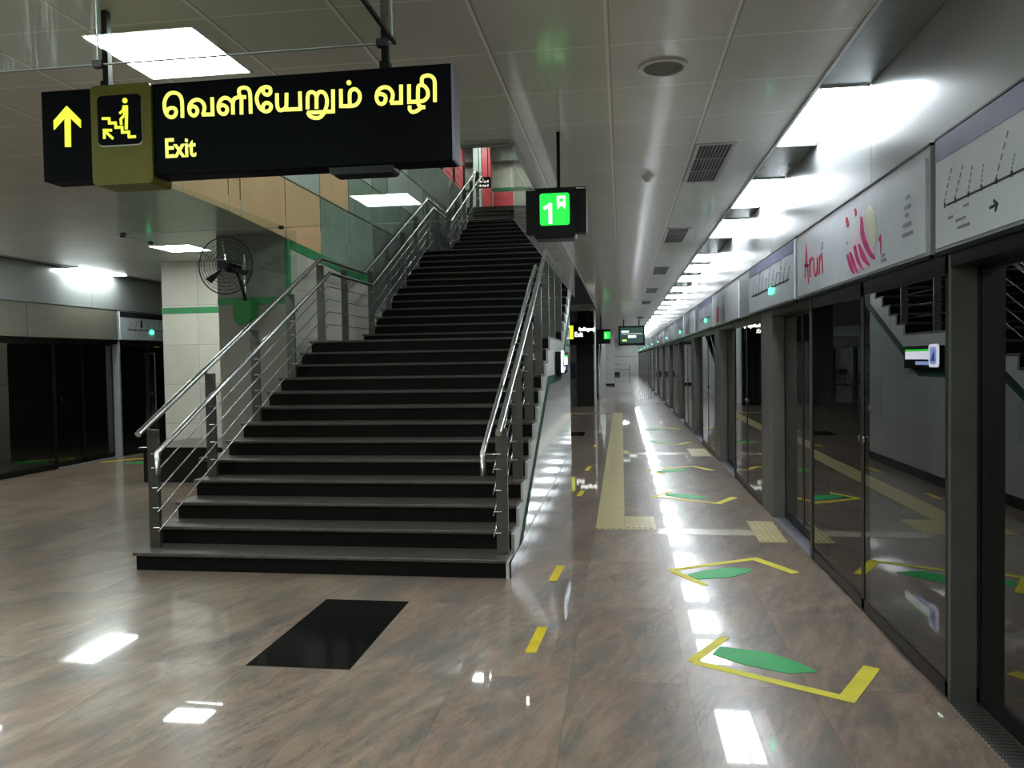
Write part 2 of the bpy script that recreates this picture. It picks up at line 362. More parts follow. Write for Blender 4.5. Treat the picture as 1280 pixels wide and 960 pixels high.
# traced outlines of the lettering, in metres on the sign and panel planes
TAMIL=[[(-0.2695,0.0467),(-0.2692,0.0592),(-0.2689,0.072),(-0.2687,0.0843),(-0.2687,0.0953),(-0.2688,0.1048),(-0.269,0.1132),(-0.2695,0.1207),(-0.2708,0.1278),(-0.2729,0.1344),(-0.2755,0.1404),(-0.2789,0.1457),(-0.283,0.1501),(-0.2882,0.1538),(-0.2943,0.1566),(-0.3008,0.1586),(-0.3074,0.1596),(-0.314,0.1596),(-0.321,0.1587),(-0.3278,0.1566),(-0.3338,0.1533),(-0.3392,0.1483),(-0.3442,0.1419),(-0.3484,0.1346),(-0.3515,0.1274),(-0.3535,0.12),(-0.3544,0.1123),(-0.3545,0.1045),(-0.3541,0.0968),(-0.3531,0.0891),(-0.3515,0.0812),(-0.3492,0.0737),(-0.3464,0.0675),(-0.3428,0.0624),(-0.3385,0.0582),(-0.3339,0.0549),(-0.3292,0.0527),(-0.3242,0.0517),(-0.3189,0.0517),(-0.3138,0.0527),(-0.3095,0.0545),(-0.306,0.0573),(-0.3029,0.0612),(-0.3006,0.0657),(-0.2992,0.0701),(-0.2989,0.0748),(-0.2995,0.0799),(-0.301,0.0847),(-0.3034,0.0884),(-0.3071,0.0907),(-0.312,0.0922),(-0.3172,0.093),(-0.322,0.0931),(-0.3264,0.0924),(-0.3307,0.091),(-0.3347,0.0891),(-0.3379,0.0868),(-0.3402,0.0842),(-0.3417,0.0811),(-0.3429,0.0778),(-0.3442,0.0746)],[(-0.2332,0.0859),(-0.23,0.0883),(-0.227,0.0908),(-0.2238,0.093),(-0.2204,0.0941),(-0.2166,0.0941),(-0.2125,0.0933),(-0.2085,0.0918),(-0.205,0.0896),(-0.2021,0.0866),(-0.1995,0.0829),(-0.1975,0.0788),(-0.1966,0.0747),(-0.1968,0.0706),(-0.1979,0.0663),(-0.1998,0.0622),(-0.2021,0.0589),(-0.205,0.0563),(-0.2085,0.0542),(-0.2123,0.0529),(-0.2159,0.0525),(-0.2194,0.0533),(-0.223,0.055),(-0.2264,0.0575),(-0.2293,0.0605),(-0.2316,0.0643),(-0.2335,0.0689),(-0.2349,0.0738),(-0.2357,0.0789),(-0.2359,0.0841),(-0.2355,0.0897),(-0.2345,0.0952),(-0.2327,0.1003),(-0.23,0.105),(-0.2264,0.1094),(-0.2223,0.1134),(-0.2178,0.1166),(-0.2129,0.1191),(-0.2074,0.1209),(-0.2018,0.122),(-0.1963,0.1221),(-0.1908,0.1211),(-0.1852,0.1191),(-0.1798,0.1163),(-0.1752,0.1129),(-0.1712,0.1086),(-0.1677,0.1034),(-0.1649,0.0979),(-0.1631,0.0925),(-0.1624,0.0871),(-0.1628,0.0815),(-0.1637,0.0761),(-0.1649,0.0711),(-0.1663,0.0665),(-0.1681,0.0624),(-0.1701,0.0584),(-0.172,0.0543)],[(-0.1751,0.0548),(-0.1248,0.0529),(-0.1253,0.1277)],[(-0.091,0.0863),(-0.0872,0.0877),(-0.0834,0.0894),(-0.0795,0.0906),(-0.0755,0.0907),(-0.071,0.0894),(-0.0662,0.087),(-0.0618,0.084),(-0.0585,0.0808),(-0.0566,0.077),(-0.0556,0.0728),(-0.0554,0.0684),(-0.0559,0.0645),(-0.0573,0.061),(-0.0594,0.0576),(-0.0621,0.0546),(-0.0651,0.0526),(-0.0686,0.0514),(-0.0726,0.051),(-0.0767,0.0513),(-0.0805,0.0524),(-0.0842,0.0544),(-0.0879,0.0572),(-0.0911,0.0608),(-0.0936,0.065),(-0.0952,0.0701),(-0.0962,0.0761),(-0.0965,0.0823),(-0.096,0.0884),(-0.0947,0.0944),(-0.0926,0.1005),(-0.0898,0.1062),(-0.0865,0.111),(-0.0823,0.1151),(-0.0774,0.1185),(-0.0721,0.121),(-0.0669,0.1223),(-0.0616,0.1221),(-0.0562,0.1206),(-0.0508,0.1184),(-0.046,0.1157),(-0.0418,0.1125),(-0.0382,0.1086),(-0.0347,0.1045),(-0.0311,0.1005)],[(-0.0288,0.0469),(-0.0278,0.1092)],[(-0.0281,0.0968),(-0.0266,0.1014),(-0.0253,0.1062),(-0.0236,0.1106),(-0.0211,0.1141),(-0.0175,0.1166),(-0.0131,0.1182),(-0.0083,0.1194),(-0.0037,0.1202),(0.0005,0.1206),(0.0046,0.1206),(0.0089,0.1204),(0.0134,0.1202),(0.0184,0.1199),(0.0237,0.1196),(0.0291,0.1192),(0.0344,0.1189)],[(0.0134,0.1202),(0.0113,0.0445)],[(0.0077,0.1212),(0.006,0.1269),(0.0041,0.1326),(0.0026,0.1381),(0.0019,0.143),(0.002,0.1472),(0.0028,0.151),(0.0044,0.1543),(0.0069,0.1569),(0.0107,0.1588),(0.0156,0.1602),(0.0209,0.1609),(0.026,0.161),(0.031,0.1604),(0.0362,0.1591),(0.0409,0.1572),(0.0449,0.1544),(0.0479,0.1511),(0.0501,0.1471),(0.0518,0.1422),(0.0531,0.1362),(0.0541,0.1289),(0.0545,0.1207),(0.0547,0.1112),(0.0548,0.1006),(0.0548,0.0882),(0.0547,0.0742),(0.0545,0.0597),(0.0544,0.0455)],[(0.1318,0.1576),(0.1359,0.1562),(0.1403,0.1551),(0.1442,0.1535),(0.147,0.1509),(0.1487,0.1468),(0.1495,0.1415),(0.1494,0.1362),(0.1486,0.1318),(0.1467,0.1286),(0.1438,0.1259),(0.1405,0.124),(0.1369,0.123),(0.133,0.123),(0.1285,0.124),(0.1242,0.1257),(0.1208,0.1278),(0.1182,0.1307),(0.1162,0.1342),(0.1148,0.138),(0.1142,0.1416),(0.1145,0.1451),(0.1157,0.1488),(0.1174,0.1521),(0.1195,0.1546),(0.1221,0.1561),(0.1252,0.1567),(0.1285,0.1571),(0.1318,0.1576)],[(0.1277,0.1579),(0.122,0.1563),(0.1161,0.1549),(0.1104,0.1531),(0.1051,0.1498),(0.0998,0.1447),(0.0946,0.1382),(0.0901,0.1311),(0.0868,0.1242),(0.0849,0.1178),(0.084,0.1113),(0.0842,0.1046),(0.0853,0.0976),(0.0874,0.0897),(0.0905,0.0812),(0.0944,0.073),(0.0987,0.0662),(0.1036,0.061),(0.1093,0.0567),(0.1151,0.0536),(0.1207,0.0515),(0.1262,0.0506),(0.1317,0.0509),(0.1369,0.0521),(0.1412,0.0541),(0.1447,0.0573),(0.1477,0.0617),(0.1497,0.0664),(0.1506,0.0707),(0.1499,0.0746),(0.1479,0.0785),(0.1451,0.0819),(0.142,0.0846),(0.1384,0.0864),(0.1341,0.0876),(0.1297,0.088),(0.1258,0.0875),(0.1221,0.0858),(0.1186,0.0831),(0.1155,0.08),(0.1133,0.0768),(0.1122,0.0736),(0.112,0.0703),(0.1121,0.0669),(0.1121,0.0635)],[(0.1789,0.1261),(0.1786,0.1142),(0.1783,0.1019),(0.1781,0.0903),(0.1784,0.0804),(0.1793,0.0727),(0.1805,0.0664),(0.1821,0.0613),(0.1839,0.0573),(0.1859,0.0544),(0.1882,0.0528),(0.1908,0.052),(0.1939,0.0517),(0.1976,0.0518),(0.2019,0.0526),(0.2063,0.0539),(0.2102,0.0557),(0.2134,0.0582),(0.2163,0.0615),(0.219,0.0649),(0.2219,0.0683)],[(0.2234,0.1252),(0.2202,0.0532),(0.2847,0.052),(0.2847,0.127)],[(0.318,0.0492),(0.3195,0.1059)],[(0.3193,0.0984),(0.3204,0.1033),(0.3214,0.1085),(0.3226,0.1133),(0.3246,0.1169),(0.3275,0.1194),(0.3311,0.1209),(0.335,0.1216),(0.3387,0.1217),(0.3423,0.1211),(0.346,0.1197),(0.3495,0.1177),(0.3525,0.1152),(0.3549,0.1119),(0.3567,0.1079),(0.3584,0.1037),(0.3601,0.0996)],[(0.3589,0.0486),(0.3602,0.1034)],[(0.3601,0.0996),(0.3626,0.1046),(0.3649,0.1098),(0.3674,0.1145),(0.3706,0.1178),(0.3747,0.1196),(0.3794,0.1202),(0.3842,0.1198),(0.3886,0.1186),(0.3925,0.1164),(0.3961,0.1133),(0.3994,0.1093),(0.4022,0.1045),(0.4043,0.0987),(0.406,0.0919),(0.407,0.0847),(0.4075,0.0778),(0.4072,0.0712),(0.4063,0.0647),(0.4048,0.0581),(0.4028,0.0517),(0.4004,0.045),(0.3974,0.0382),(0.394,0.0317),(0.3902,0.026),(0.3862,0.021),(0.3817,0.0165),(0.3769,0.0127),(0.3719,0.0101),(0.3666,0.0086),(0.3611,0.0082),(0.3554,0.0086),(0.3499,0.0095),(0.3441,0.0108),(0.3382,0.0127),(0.3327,0.0153),(0.3281,0.0183),(0.3248,0.0221),(0.3225,0.0266),(0.3206,0.0313),(0.3185,0.0359)],[(0.3164,0.0342),(0.3705,0.0328),(0.4342,0.0328),(0.4357,0.1269)],[(0.4714,0.1265),(0.4704,0.0532),(0.5099,0.0508)],[(0.5099,0.0508),(0.5171,0.0514),(0.5245,0.0517),(0.5315,0.0526),(0.5376,0.0548),(0.5431,0.0588),(0.5479,0.0641),(0.5519,0.0701),(0.5547,0.0762),(0.5562,0.0827),(0.5566,0.0896),(0.556,0.0964),(0.5545,0.1025),(0.5518,0.108),(0.5479,0.1131),(0.5435,0.1174),(0.5392,0.1203),(0.5347,0.1218),(0.53,0.122),(0.5254,0.1212),(0.5214,0.1196),(0.5181,0.1178),(0.5153,0.1156),(0.513,0.1118),(0.5112,0.1052),(0.5103,0.0948),(0.51,0.0813),(0.5101,0.0667),(0.51,0.0527)],[(0.6363,0.0932),(0.6402,0.0935),(0.6439,0.094),(0.6478,0.0942),(0.6517,0.0937),(0.6561,0.0924),(0.6608,0.0905),(0.6651,0.0881),(0.6684,0.0853),(0.6702,0.082),(0.6712,0.0783),(0.6714,0.0743),(0.6711,0.0705),(0.6703,0.0667),(0.6689,0.0627),(0.667,0.0591),(0.6647,0.0562),(0.6617,0.054),(0.6582,0.0523),(0.6544,0.0513),(0.6508,0.0512),(0.6472,0.052),(0.6435,0.0538),(0.64,0.0562),(0.6371,0.0594),(0.6347,0.0634),(0.6327,0.0682),(0.6312,0.0735),(0.6305,0.0789),(0.6306,0.0846),(0.6315,0.0907),(0.6329,0.0967),(0.635,0.1021),(0.6377,0.1067),(0.6411,0.1108),(0.645,0.1144),(0.6492,0.1173),(0.6538,0.1195),(0.6588,0.121),(0.664,0.1218),(0.6692,0.1219),(0.6743,0.1212),(0.6794,0.1199),(0.6844,0.1177),(0.6889,0.1148),(0.693,0.1107),(0.6968,0.1057),(0.7,0.1002),(0.7022,0.0949),(0.7032,0.0898),(0.7033,0.0847),(0.7027,0.0795),(0.7018,0.0744),(0.7003,0.0694),(0.6982,0.0644),(0.6959,0.0594),(0.6937,0.0544)],[(0.6921,0.0531),(0.7394,0.0516),(0.7404,0.1276)],[(0.7759,0.1267),(0.7744,0.0524),(0.8153,0.0514)],[(0.8153,0.0514),(0.8215,0.0518),(0.8279,0.052),(0.834,0.0526),(0.8395,0.0542),(0.8447,0.0572),(0.8495,0.0612),(0.8535,0.0658),(0.8565,0.0707),(0.858,0.0761),(0.8584,0.0822),(0.8579,0.0883),(0.8569,0.0939),(0.8552,0.099),(0.8528,0.1039),(0.8499,0.1083),(0.8467,0.112),(0.8433,0.115),(0.8395,0.1175),(0.8356,0.1192),(0.8318,0.1202),(0.8281,0.1205),(0.8242,0.1201),(0.8208,0.1188),(0.8181,0.1167),(0.8165,0.1139),(0.8156,0.1104),(0.8152,0.1058),(0.8148,0.0995),(0.8143,0.0905),(0.814,0.0793),(0.8138,0.0681),(0.8139,0.0587),(0.8141,0.052),(0.8143,0.0466),(0.815,0.0422),(0.8165,0.0382),(0.8191,0.0345),(0.8224,0.0314),(0.8262,0.029),(0.8299,0.0272),(0.8336,0.0262),(0.8373,0.0261),(0.8412,0.0262),(0.845,0.0262)],[(0.8299,0.0272),(0.8245,0.0232),(0.8191,0.0191),(0.8137,0.0153),(0.8084,0.0124),(0.8032,0.0105),(0.7979,0.0092),(0.793,0.0087),(0.7887,0.0092),(0.7848,0.0108),(0.7814,0.0135),(0.7787,0.0167),(0.7767,0.0201),(0.776,0.0238),(0.7761,0.0279),(0.7767,0.0321),(0.7771,0.0362)],[(0.8333,0.1187),(0.8328,0.1248),(0.8323,0.131),(0.832,0.1369),(0.8322,0.142),(0.833,0.1461),(0.834,0.1495),(0.8357,0.1523),(0.8385,0.1547),(0.8429,0.1566),(0.8484,0.1581),(0.8543,0.159),(0.8597,0.1591),(0.8646,0.1584),(0.8694,0.1569),(0.8738,0.1548),(0.8777,0.1521),(0.881,0.1489),(0.8838,0.1452),(0.8861,0.1407),(0.8878,0.1355),(0.8888,0.1298),(0.889,0.1237),(0.8889,0.1162),(0.8888,0.1064),(0.8887,0.0934),(0.8886,0.0779),(0.8884,0.0614),(0.8882,0.0454)]]
DOT=[(0.5084,0.1512)]
ARROW=[(-0.8348,0.1332),(-0.7671,0.0658),(-0.7684,0.0297),(-0.8178,0.076),(-0.8206,-0.0535),(-0.8497,-0.052),(-0.8469,0.0777),(-0.9022,0.0282),(-0.9027,0.0692)]
ST=[(-0.6463,0.0585),(-0.6116,0.0564),(-0.6107,0.0359),(-0.5813,0.0357),(-0.5799,0.0147),(-0.55,0.0145),(-0.5487,-0.0089),(-0.5178,-0.0082),(-0.517,-0.0311),(-0.4841,-0.031)]
SA=[[(-0.5949,-0.0346),(-0.6349,0.0022)],[(-0.6,0.0037),(-0.6374,0.0058),(-0.6377,-0.0323)]]
PER=[[(-0.5316,0.1318),(-0.532,0.1202)],[(-0.5302,0.1104),(-0.5306,0.0678)],[(-0.5258,0.0699),(-0.5296,0.0036)],[(-0.5381,0.0658),(-0.5546,0.0507),(-0.5528,0.0253)],[(-0.5389,0.1061),(-0.5416,0.0902),(-0.5602,0.0758)]]
AR=[[(6.6066,2.3324),(6.6118,2.3673),(6.6183,2.4035),(6.6224,2.4372),(6.6211,2.4648),(6.6115,2.4863),(6.596,2.5034),(6.5791,2.5143),(6.5652,2.5172),(6.5554,2.5128),(6.5472,2.5017),(6.5401,2.4823),(6.5331,2.4532),(6.5263,2.4108),(6.5201,2.3569),(6.514,2.2984),(6.5079,2.2423)],[(6.6317,2.3533),(6.5871,2.3538),(6.5432,2.3542),(6.4998,2.3546),(6.457,2.3551)],[(6.4723,2.406),(6.4675,2.3854),(6.4627,2.3646),(6.4579,2.3443),(6.4535,2.3253),(6.4494,2.3078),(6.4457,2.2916),(6.4421,2.2759),(6.4385,2.26)],[(6.4528,2.3644),(6.4439,2.3738),(6.4353,2.3838),(6.4263,2.3927),(6.416,2.399),(6.4042,2.4016),(6.3912,2.4017),(6.3777,2.4007),(6.3646,2.4003)],[(6.3372,2.3988),(6.3333,2.3729),(6.3298,2.3461),(6.3256,2.3211),(6.3194,2.3006),(6.3108,2.2847),(6.3004,2.2721),(6.2891,2.2636),(6.2778,2.2598),(6.2657,2.2609),(6.2528,2.2666),(6.2408,2.2766),(6.2319,2.2909),(6.227,2.3113),(6.225,2.3371),(6.2242,2.365),(6.2228,2.3919)],[(6.2156,2.374),(6.2123,2.3453),(6.209,2.3167),(6.2057,2.2881),(6.2024,2.2595)],[(6.1634,2.3936),(6.1603,2.3587),(6.1571,2.3238),(6.154,2.2889),(6.1508,2.254)],[(6.157,2.3294),(6.1475,2.3447),(6.1378,2.3608),(6.1285,2.3752),(6.1198,2.3852),(6.1118,2.3909),(6.1043,2.3933),(6.0974,2.392),(6.091,2.3861),(6.085,2.3741),(6.0795,2.3568),(6.0747,2.3375),(6.0705,2.3191),(6.0673,2.3023),(6.065,2.2855),(6.063,2.2686),(6.0608,2.2518)]]
SW=[[(5.4194,2.291),(5.4062,2.2703),(5.3935,2.2491),(5.3801,2.229),(5.3645,2.2112),(5.3431,2.194),(5.3179,2.1774),(5.2958,2.1654),(5.2836,2.1622),(5.2845,2.1709),(5.2943,2.1888),(5.3087,2.2104),(5.3234,2.2306),(5.3383,2.2485),(5.3554,2.2667),(5.3735,2.2852),(5.3913,2.3037)],[(5.3636,2.3162),(5.3433,2.2882),(5.3231,2.2597),(5.3031,2.2329),(5.2833,2.21),(5.2604,2.1891),(5.2357,2.17),(5.2153,2.1568),(5.205,2.1539),(5.2084,2.1654),(5.2217,2.1881),(5.2396,2.2149),(5.2565,2.2386),(5.272,2.2574),(5.2886,2.2753),(5.3057,2.2929),(5.3227,2.3108)],[(5.269,2.3353),(5.2539,2.3085),(5.2398,2.2814),(5.224,2.2554),(5.2044,2.2322),(5.1748,2.2093),(5.1386,2.187),(5.1072,2.1705),(5.0913,2.1648),(5.097,2.1736),(5.1174,2.1932),(5.1435,2.2183),(5.1659,2.2431),(5.1825,2.2669),(5.1983,2.2926),(5.2137,2.3191),(5.2295,2.3455)],[(5.1652,2.3362),(5.151,2.3098),(5.1379,2.2828),(5.1229,2.2573),(5.1032,2.2353),(5.0722,2.2148),(5.0339,2.1956),(5.0003,2.1824),(4.9826,2.179),(4.9867,2.1895),(5.0054,2.2106),(5.0306,2.2361),(5.0539,2.2595),(5.0743,2.2796),(5.0958,2.2997),(5.1178,2.3199),(5.1399,2.3403)],[(5.1137,2.5054),(5.1135,2.4724),(5.115,2.4394),(5.1129,2.4064),(5.1022,2.3732),(5.0792,2.3379),(5.0476,2.3016),(5.0134,2.2685),(4.9823,2.2426),(4.9508,2.224),(4.9178,2.2105),(4.8912,2.2034),(4.8787,2.2036),(4.8857,2.2133),(4.9069,2.2313),(4.9341,2.2538),(4.9586,2.2768),(4.9801,2.3),(5.0025,2.3253),(5.0236,2.3519),(5.0411,2.379),(5.0534,2.4063),(5.0619,2.4344),(5.069,2.4628),(5.0768,2.4911)]]
SWG=[[(5.0281,2.5277),(5.0242,2.5028),(5.0217,2.4785),(5.0165,2.4533),(5.0049,2.4258),(4.9834,2.3918),(4.9553,2.3535),(4.926,2.3196),(4.9009,2.2983),(4.8792,2.2918),(4.8586,2.2954),(4.8424,2.3071),(4.8335,2.3248),(4.8333,2.3525),(4.8401,2.3897),(4.8517,2.4286),(4.8662,2.4609),(4.8846,2.484),(4.9077,2.5023),(4.9327,2.5189),(4.9572,2.5366)]]
SWP=[[(5.4596,2.5264),(5.4503,2.5143),(5.4409,2.5012),(5.4317,2.49),(5.4232,2.4835),(5.4144,2.4826),(5.4055,2.4859),(5.3984,2.4918),(5.3951,2.4991),(5.3968,2.5089),(5.4022,2.5215),(5.4096,2.534),(5.417,2.5435),(5.4246,2.5489),(5.4331,2.5518),(5.442,2.5537),(5.4508,2.5561)],[(5.275,2.5739),(5.2663,2.5588),(5.2575,2.5425),(5.249,2.5286),(5.2411,2.5204),(5.233,2.5197),(5.2246,2.5243),(5.218,2.5317),(5.215,2.5392),(5.2168,2.5468),(5.2223,2.5557),(5.2293,2.5652),(5.2355,2.5744)],[(4.7963,2.3084),(4.7858,2.317),(4.7748,2.3269),(4.7649,2.3341),(4.7574,2.3347),(4.7527,2.326),(4.7502,2.3107),(4.7492,2.2928),(4.749,2.2765),(4.7501,2.2596),(4.7524,2.2409),(4.7553,2.2261),(4.7578,2.2207),(4.7599,2.2285),(4.762,2.2458),(4.7641,2.2669),(4.7661,2.2861)]]
MA=[[(3.416,2.2316),(3.3537,2.2329)],[(3.3812,2.2548),(3.3496,2.2341),(3.3672,2.2092)]]
MT=[[(3.8678,2.34),(3.7786,2.4895)],[(3.752,2.3321),(3.6603,2.4752)],[(3.6192,2.3233),(3.5726,2.4466)],[(3.4962,2.3323),(3.4674,2.4276)],[(3.368,2.3277),(3.2572,2.5084)],[(3.2432,2.3314),(3.2088,2.4012)]]
# ------------------------------------------------------------------ dimensions
XR, XL, HC = 1.508, -9.07, 3.283          # screen door planes, ceiling height
YB, YE = -7.0, 77.0                       # back and far end of the platform
ZB, ZT = 2.106, 2.656                     # header panel bottom / top
SX0, SX1, D0, TR, RI = -3.92, -0.88, 5.77, 0.3094, 0.1483   # staircase
K1, K2 = 11.54, 17.2                      # first nosing of the 2nd / 3rd flight

# ------------------------------------------------------------------ the setting
struct(B(XL-0.16, XR+0.16, YB, YE, -0.25, 0).build('floor', M['floor']))
c = MB().box(XL-0.5, -4.1, YB, YE, HC, HC+0.16).box(-0.79, XR+0.3, YB, YE, HC, HC+0.16).box(-4.1, -0.79, YB, 5.9, HC, HC+0.16).box(-4.1, -0.79, 26, YE, HC, HC+0.16)
struct(c.build('ceiling', M['ceiling']))
struct(B(XR, XR+0.16, YB, YE, ZT+0.012, HC).build('wall_right', M['wallpanel']))
struct(B(XL-0.16, XL, YB, YE, ZT+0.012, HC).build('wall_left', M['wallpanel']))
struct(B(XL-0.4, XR+0.4, YE, YE+0.2, 0, HC).build('wall_end', M['endwall']))
struct(B(XL-0.4, XR+0.4, YB-0.2, YB, 0, HC).build('wall_back', M['wallplain']))
for side, x0, x1 in (('right', XR+0.16, 5.2), ('left', -12.6, XL-0.16)):
    xo = x1 if side == 'right' else x0
    t = MB().box(x0, x1, YB, YE, -1.4, -1.2).box(x0, x1, YB, YE, 3.5, 3.7).box(xo-0.1, xo+0.1, YB, YE, -1.4, 3.7)
    struct(t.build('wall_tunnel_' + side, M['tunnel']))
# trough in the ceiling along the right edge, with its two light trims
struct(B(1.205, 1.503, YB, YE, HC-0.006, HC+0.02).build('trim_1', M['lampoff']))
struct(B(1.185, 1.205, YB, YE, HC-0.014, HC+0.02).build('trim_2', M['header']))
struct(B(-8.86, -8.84, YB, YE, HC-0.014, HC+0.02).build('trim_3', M['header']))
struct(B(-9.06, -8.86, YB, YE, HC-0.006, HC+0.02).build('trim_4', M['gap']))
# edge trims of the stair opening
struct(B(-0.80, -0.775, 5.9, 26, HC-0.03, HC+0.16).build('trim_5', M['header']))
struct(B(-4.1, -0.775, 5.87, 5.905, HC-0.02, HC+0.16).build('trim_6', M['header']))
# concourse above the stair
struct(B(-14, 4, 20.9, 29, 5.6, 5.78).build('floor_concourse', M['tread']))
struct(B(-14, -4.25, 5, 20.9, 5.6, 5.78).build('floor_upper_left', M['tread']))
struct(B(-14, 4, 5, 29, 9.3, 9.45).build('ceiling_concourse', M['wallplain']))
struct(B(-14, 4, 28.3, 28.5, 5.78, 9.3).build('wall_concourse', M['beige']))
struct(B(-14, 4, 27.9, 28.3, 8.78, 9.3).build('trim_7', M['plastershade']))
struct(B(-14, 4, 28.27, 28.3, 7.78, 7.9).build('trim_8', M['green']))
struct(B(-0.79, -0.6, 5.9, 28.3, HC+0.16, 9.3).build('wall_opening_right', M['greyclad']))
struct(B(-4.25, -0.6, 5.7, 5.9, HC+0.16, 9.3).build('wall_opening_front', M['greyclad']))
struct(B(-14.1, -14, 5, 29, 5.6, 9.3).build('wall_concourse_left', M['beige']))
struct(B(-14, -4.25, 4.9, 5, 5.6, 9.3).build('wall_concourse_front', M['beige']))

# panelled wall on the left of the stair opening: backing and separate cladding panels
ws = struct(B(-4.25, -4.112, 5.9, 21.4, HC+0.16, 6.1).build('wall_stairwell', M['gap']))
def low(y): return HC if y < 7.6 else max(3.05, HC - (y-7.6)*0.047)
cols = [5.9, 6.93, 7.83, 8.09, 9.25, 10.39, 11.54, 12.7, 13.58, 14.97, 16.1, 17.4, 18.7, 20.0, 21.3]
rows = [None, 3.94, 4.57, 5.26, 6.1]
for i in range(len(cols)-1):
    y0, y1 = cols[i]+0.012, cols[i+1]-0.012
    for r in range(4):
        zt_ = rows[r+1]-0.011
        if r == 0:
            b0, b1 = (low(y0), low(y1)) if y1 < 12.8 else (2.0, 2.0)
        else: b0 = b1 = rows[r]+0.011
        if r == 0: mat = M['orange'] if i < 5 else (M['palegreen'] if i < 7 else M['darkclad'])
        elif r == 1: mat = M['orange'] if i == 5 else (M['greyclad'] if i < 5 else M['palegreen'])
        else: mat = M['greyclad'] if (i+r) % 3 else M['palegreen']
        MB().prism([(y0, b0), (y1, b1), (y1, zt_), (y0, zt_)], 0, -4.112, -4.096).build('cladding_panel', mat, ws)
# shaft block under the opening, beside the landing
BX0, BY0, BY1 = -5.04, 9.3, 12.45
wb = struct(B(BX0, -4.112, BY0, BY1, 0, HC-0.002).build('wall_shaft', M['tile']))
B(BX0-0.004, -4.112, BY0-0.006, BY0, 2.49, HC-0.004).build('upper_shade', M['plastershade'], wb)  # darker grey puts the shade above the band into the colour
B(BX0-0.006, -4.105, BY0-0.008, BY0, 2.395, 2.485).build('green_band', M['green'], wb)
B(-4.112, -4.104, BY0+0.0, BY1, 0, 2.9).build('side_tiling', M['tile'], wb)
B(-4.14, -4.098, BY0-0.010, BY0+0.075, 0, 3.19).build('corner_trim', M['green'], wb)
MB().prism([(BY0+0.1, low(9.4)-0.105), (12.45, low(12.45)-0.15), (12.45, low(12.45)), (BY0+0.1, low(9.4))], 0, -4.112, -4.099).build('sloping_green_band', M['green'], wb)
struct(B(-4.25, -4.112, BY1, 21.3, 0, 3.1).build('wall_stair_side', M['darkclad']))

# ------------------------------------------------------------------ staircase
def kY(k): return D0+(k-1)*TR if k <= 13 else (K1+(k-14)*TR if k <= 26 else K2+(k-27)*TR)
st = thing('staircase', (-2.4, D0, 0), 'wide black and grey granite staircase with steel railings rising to the upper concourse', 'staircase')
def saw(ks, yend, zbot):
    p = [(kY(ks[0])+0.02, (ks[0]-1)*RI - (0 if ks[0] == 1 else 0.0))]
    for k in ks:
        y = kY(k)+0.02
        if k != ks[0]: p.append((y, (k-1)*RI-0.028))
        p.append((y, k*RI-0.028))
    p.append((yend, ks[-1]*RI-0.028))
    return p + zbot
f1 = saw(range(1, 14), K1+0.02, [(K1+0.02, 0)])
MB().prism(f1, 0, SX0+0.015, SX1-0.005).build('lower_flight', M['riser'], st)
f2 = saw(range(14, 27), K2+0.02, [(K2+0.02, 26*RI-0.4), (kY(26), 26*RI-0.45), (K1+0.02, 13*RI-0.4)])
MB().prism(f2, 0, SX0+0.015, SX1-0.005).build('middle_flight', M['riser'], st)
f3 = saw(range(27, 40), 20.95, [(20.95, 39*RI-0.5), (K2+0.02, 26*RI-0.4)])
MB().prism(f3, 0, SX0+0.015, SX1-0.005).build('upper_flight', M['riser'], st)
for k in range(1, 40):
    y0 = kY(k)-0.012; y1 = kY(k+1)+0.018 if k < 39 else 20.95
    tr = B(SX0, SX1, y0, y1, k*RI-0.028, k*RI)
    tr.build('tread', M['tread'], st, bevel=0.006)
# right side: stepped pale stringer, green stripe, glossy tiled wall and skirting
prof = []
for k in range(1, 14):
    if k == 1: prof.append((kY(1)+0.01, 0.0))
    else: prof.append((kY(k)+0.01, (k-1)*RI-0.03))
    prof.append((kY(k)+0.01, k*RI-0.03))
prof.append((kY(14)+0.01, 13*RI-0.03))
for k in range(14, 19):
    prof.append((kY(k)+0.01, k*RI-0.03)); prof.append((kY(k+1)+0.01, k*RI-0.03))
yE = 13.0
prof = [p for p in prof if p[0] <= yE] + [(yE, [p for p in prof if p[0] <= yE][-1][1]), (yE, 0)]
sw = MB().prism(prof, 0, SX1-0.002, SX1+0.022).build('stringer_wall', M['stringer'], st)
zl = lambda y: 1.365 + 0.479*(y-8.98)
XG = SX1+0.022
g0, g1, g2, gz = 6.15, 9.15, 10.95, 1.40
gz2 = gz+0.479*(yE-g2)
MB().prism([(6.25, 0.0), (g1, gz-0.04), (g2, gz-0.04), (yE, gz2-0.04), (yE, 0)], 0, XG-0.001, XG+0.006).build('tiled_cladding', M['tilegloss'], sw)
MB().prism([(6.12, 0.0), (6.30, 0.0), (g1+0.02, gz-0.05), (g2+0.02, gz-0.05), (yE, gz2-0.05), (yE, gz2+0.05), (g2-0.02, gz+0.05), (g1-0.02, gz+0.05)], 0, XG-0.001, XG+0.009).build('green_stripe', M['stripe'], sw)
B(XG-0.001, XG+0.014, 5.79, yE, 0, 0.12).build('skirting', M['black'], sw)
B(SX0+0.02, SX1+0.022, yE-0.02, yE+0.03, 0, 13*RI-0.3).build('end_wall', M['stringer'], st)

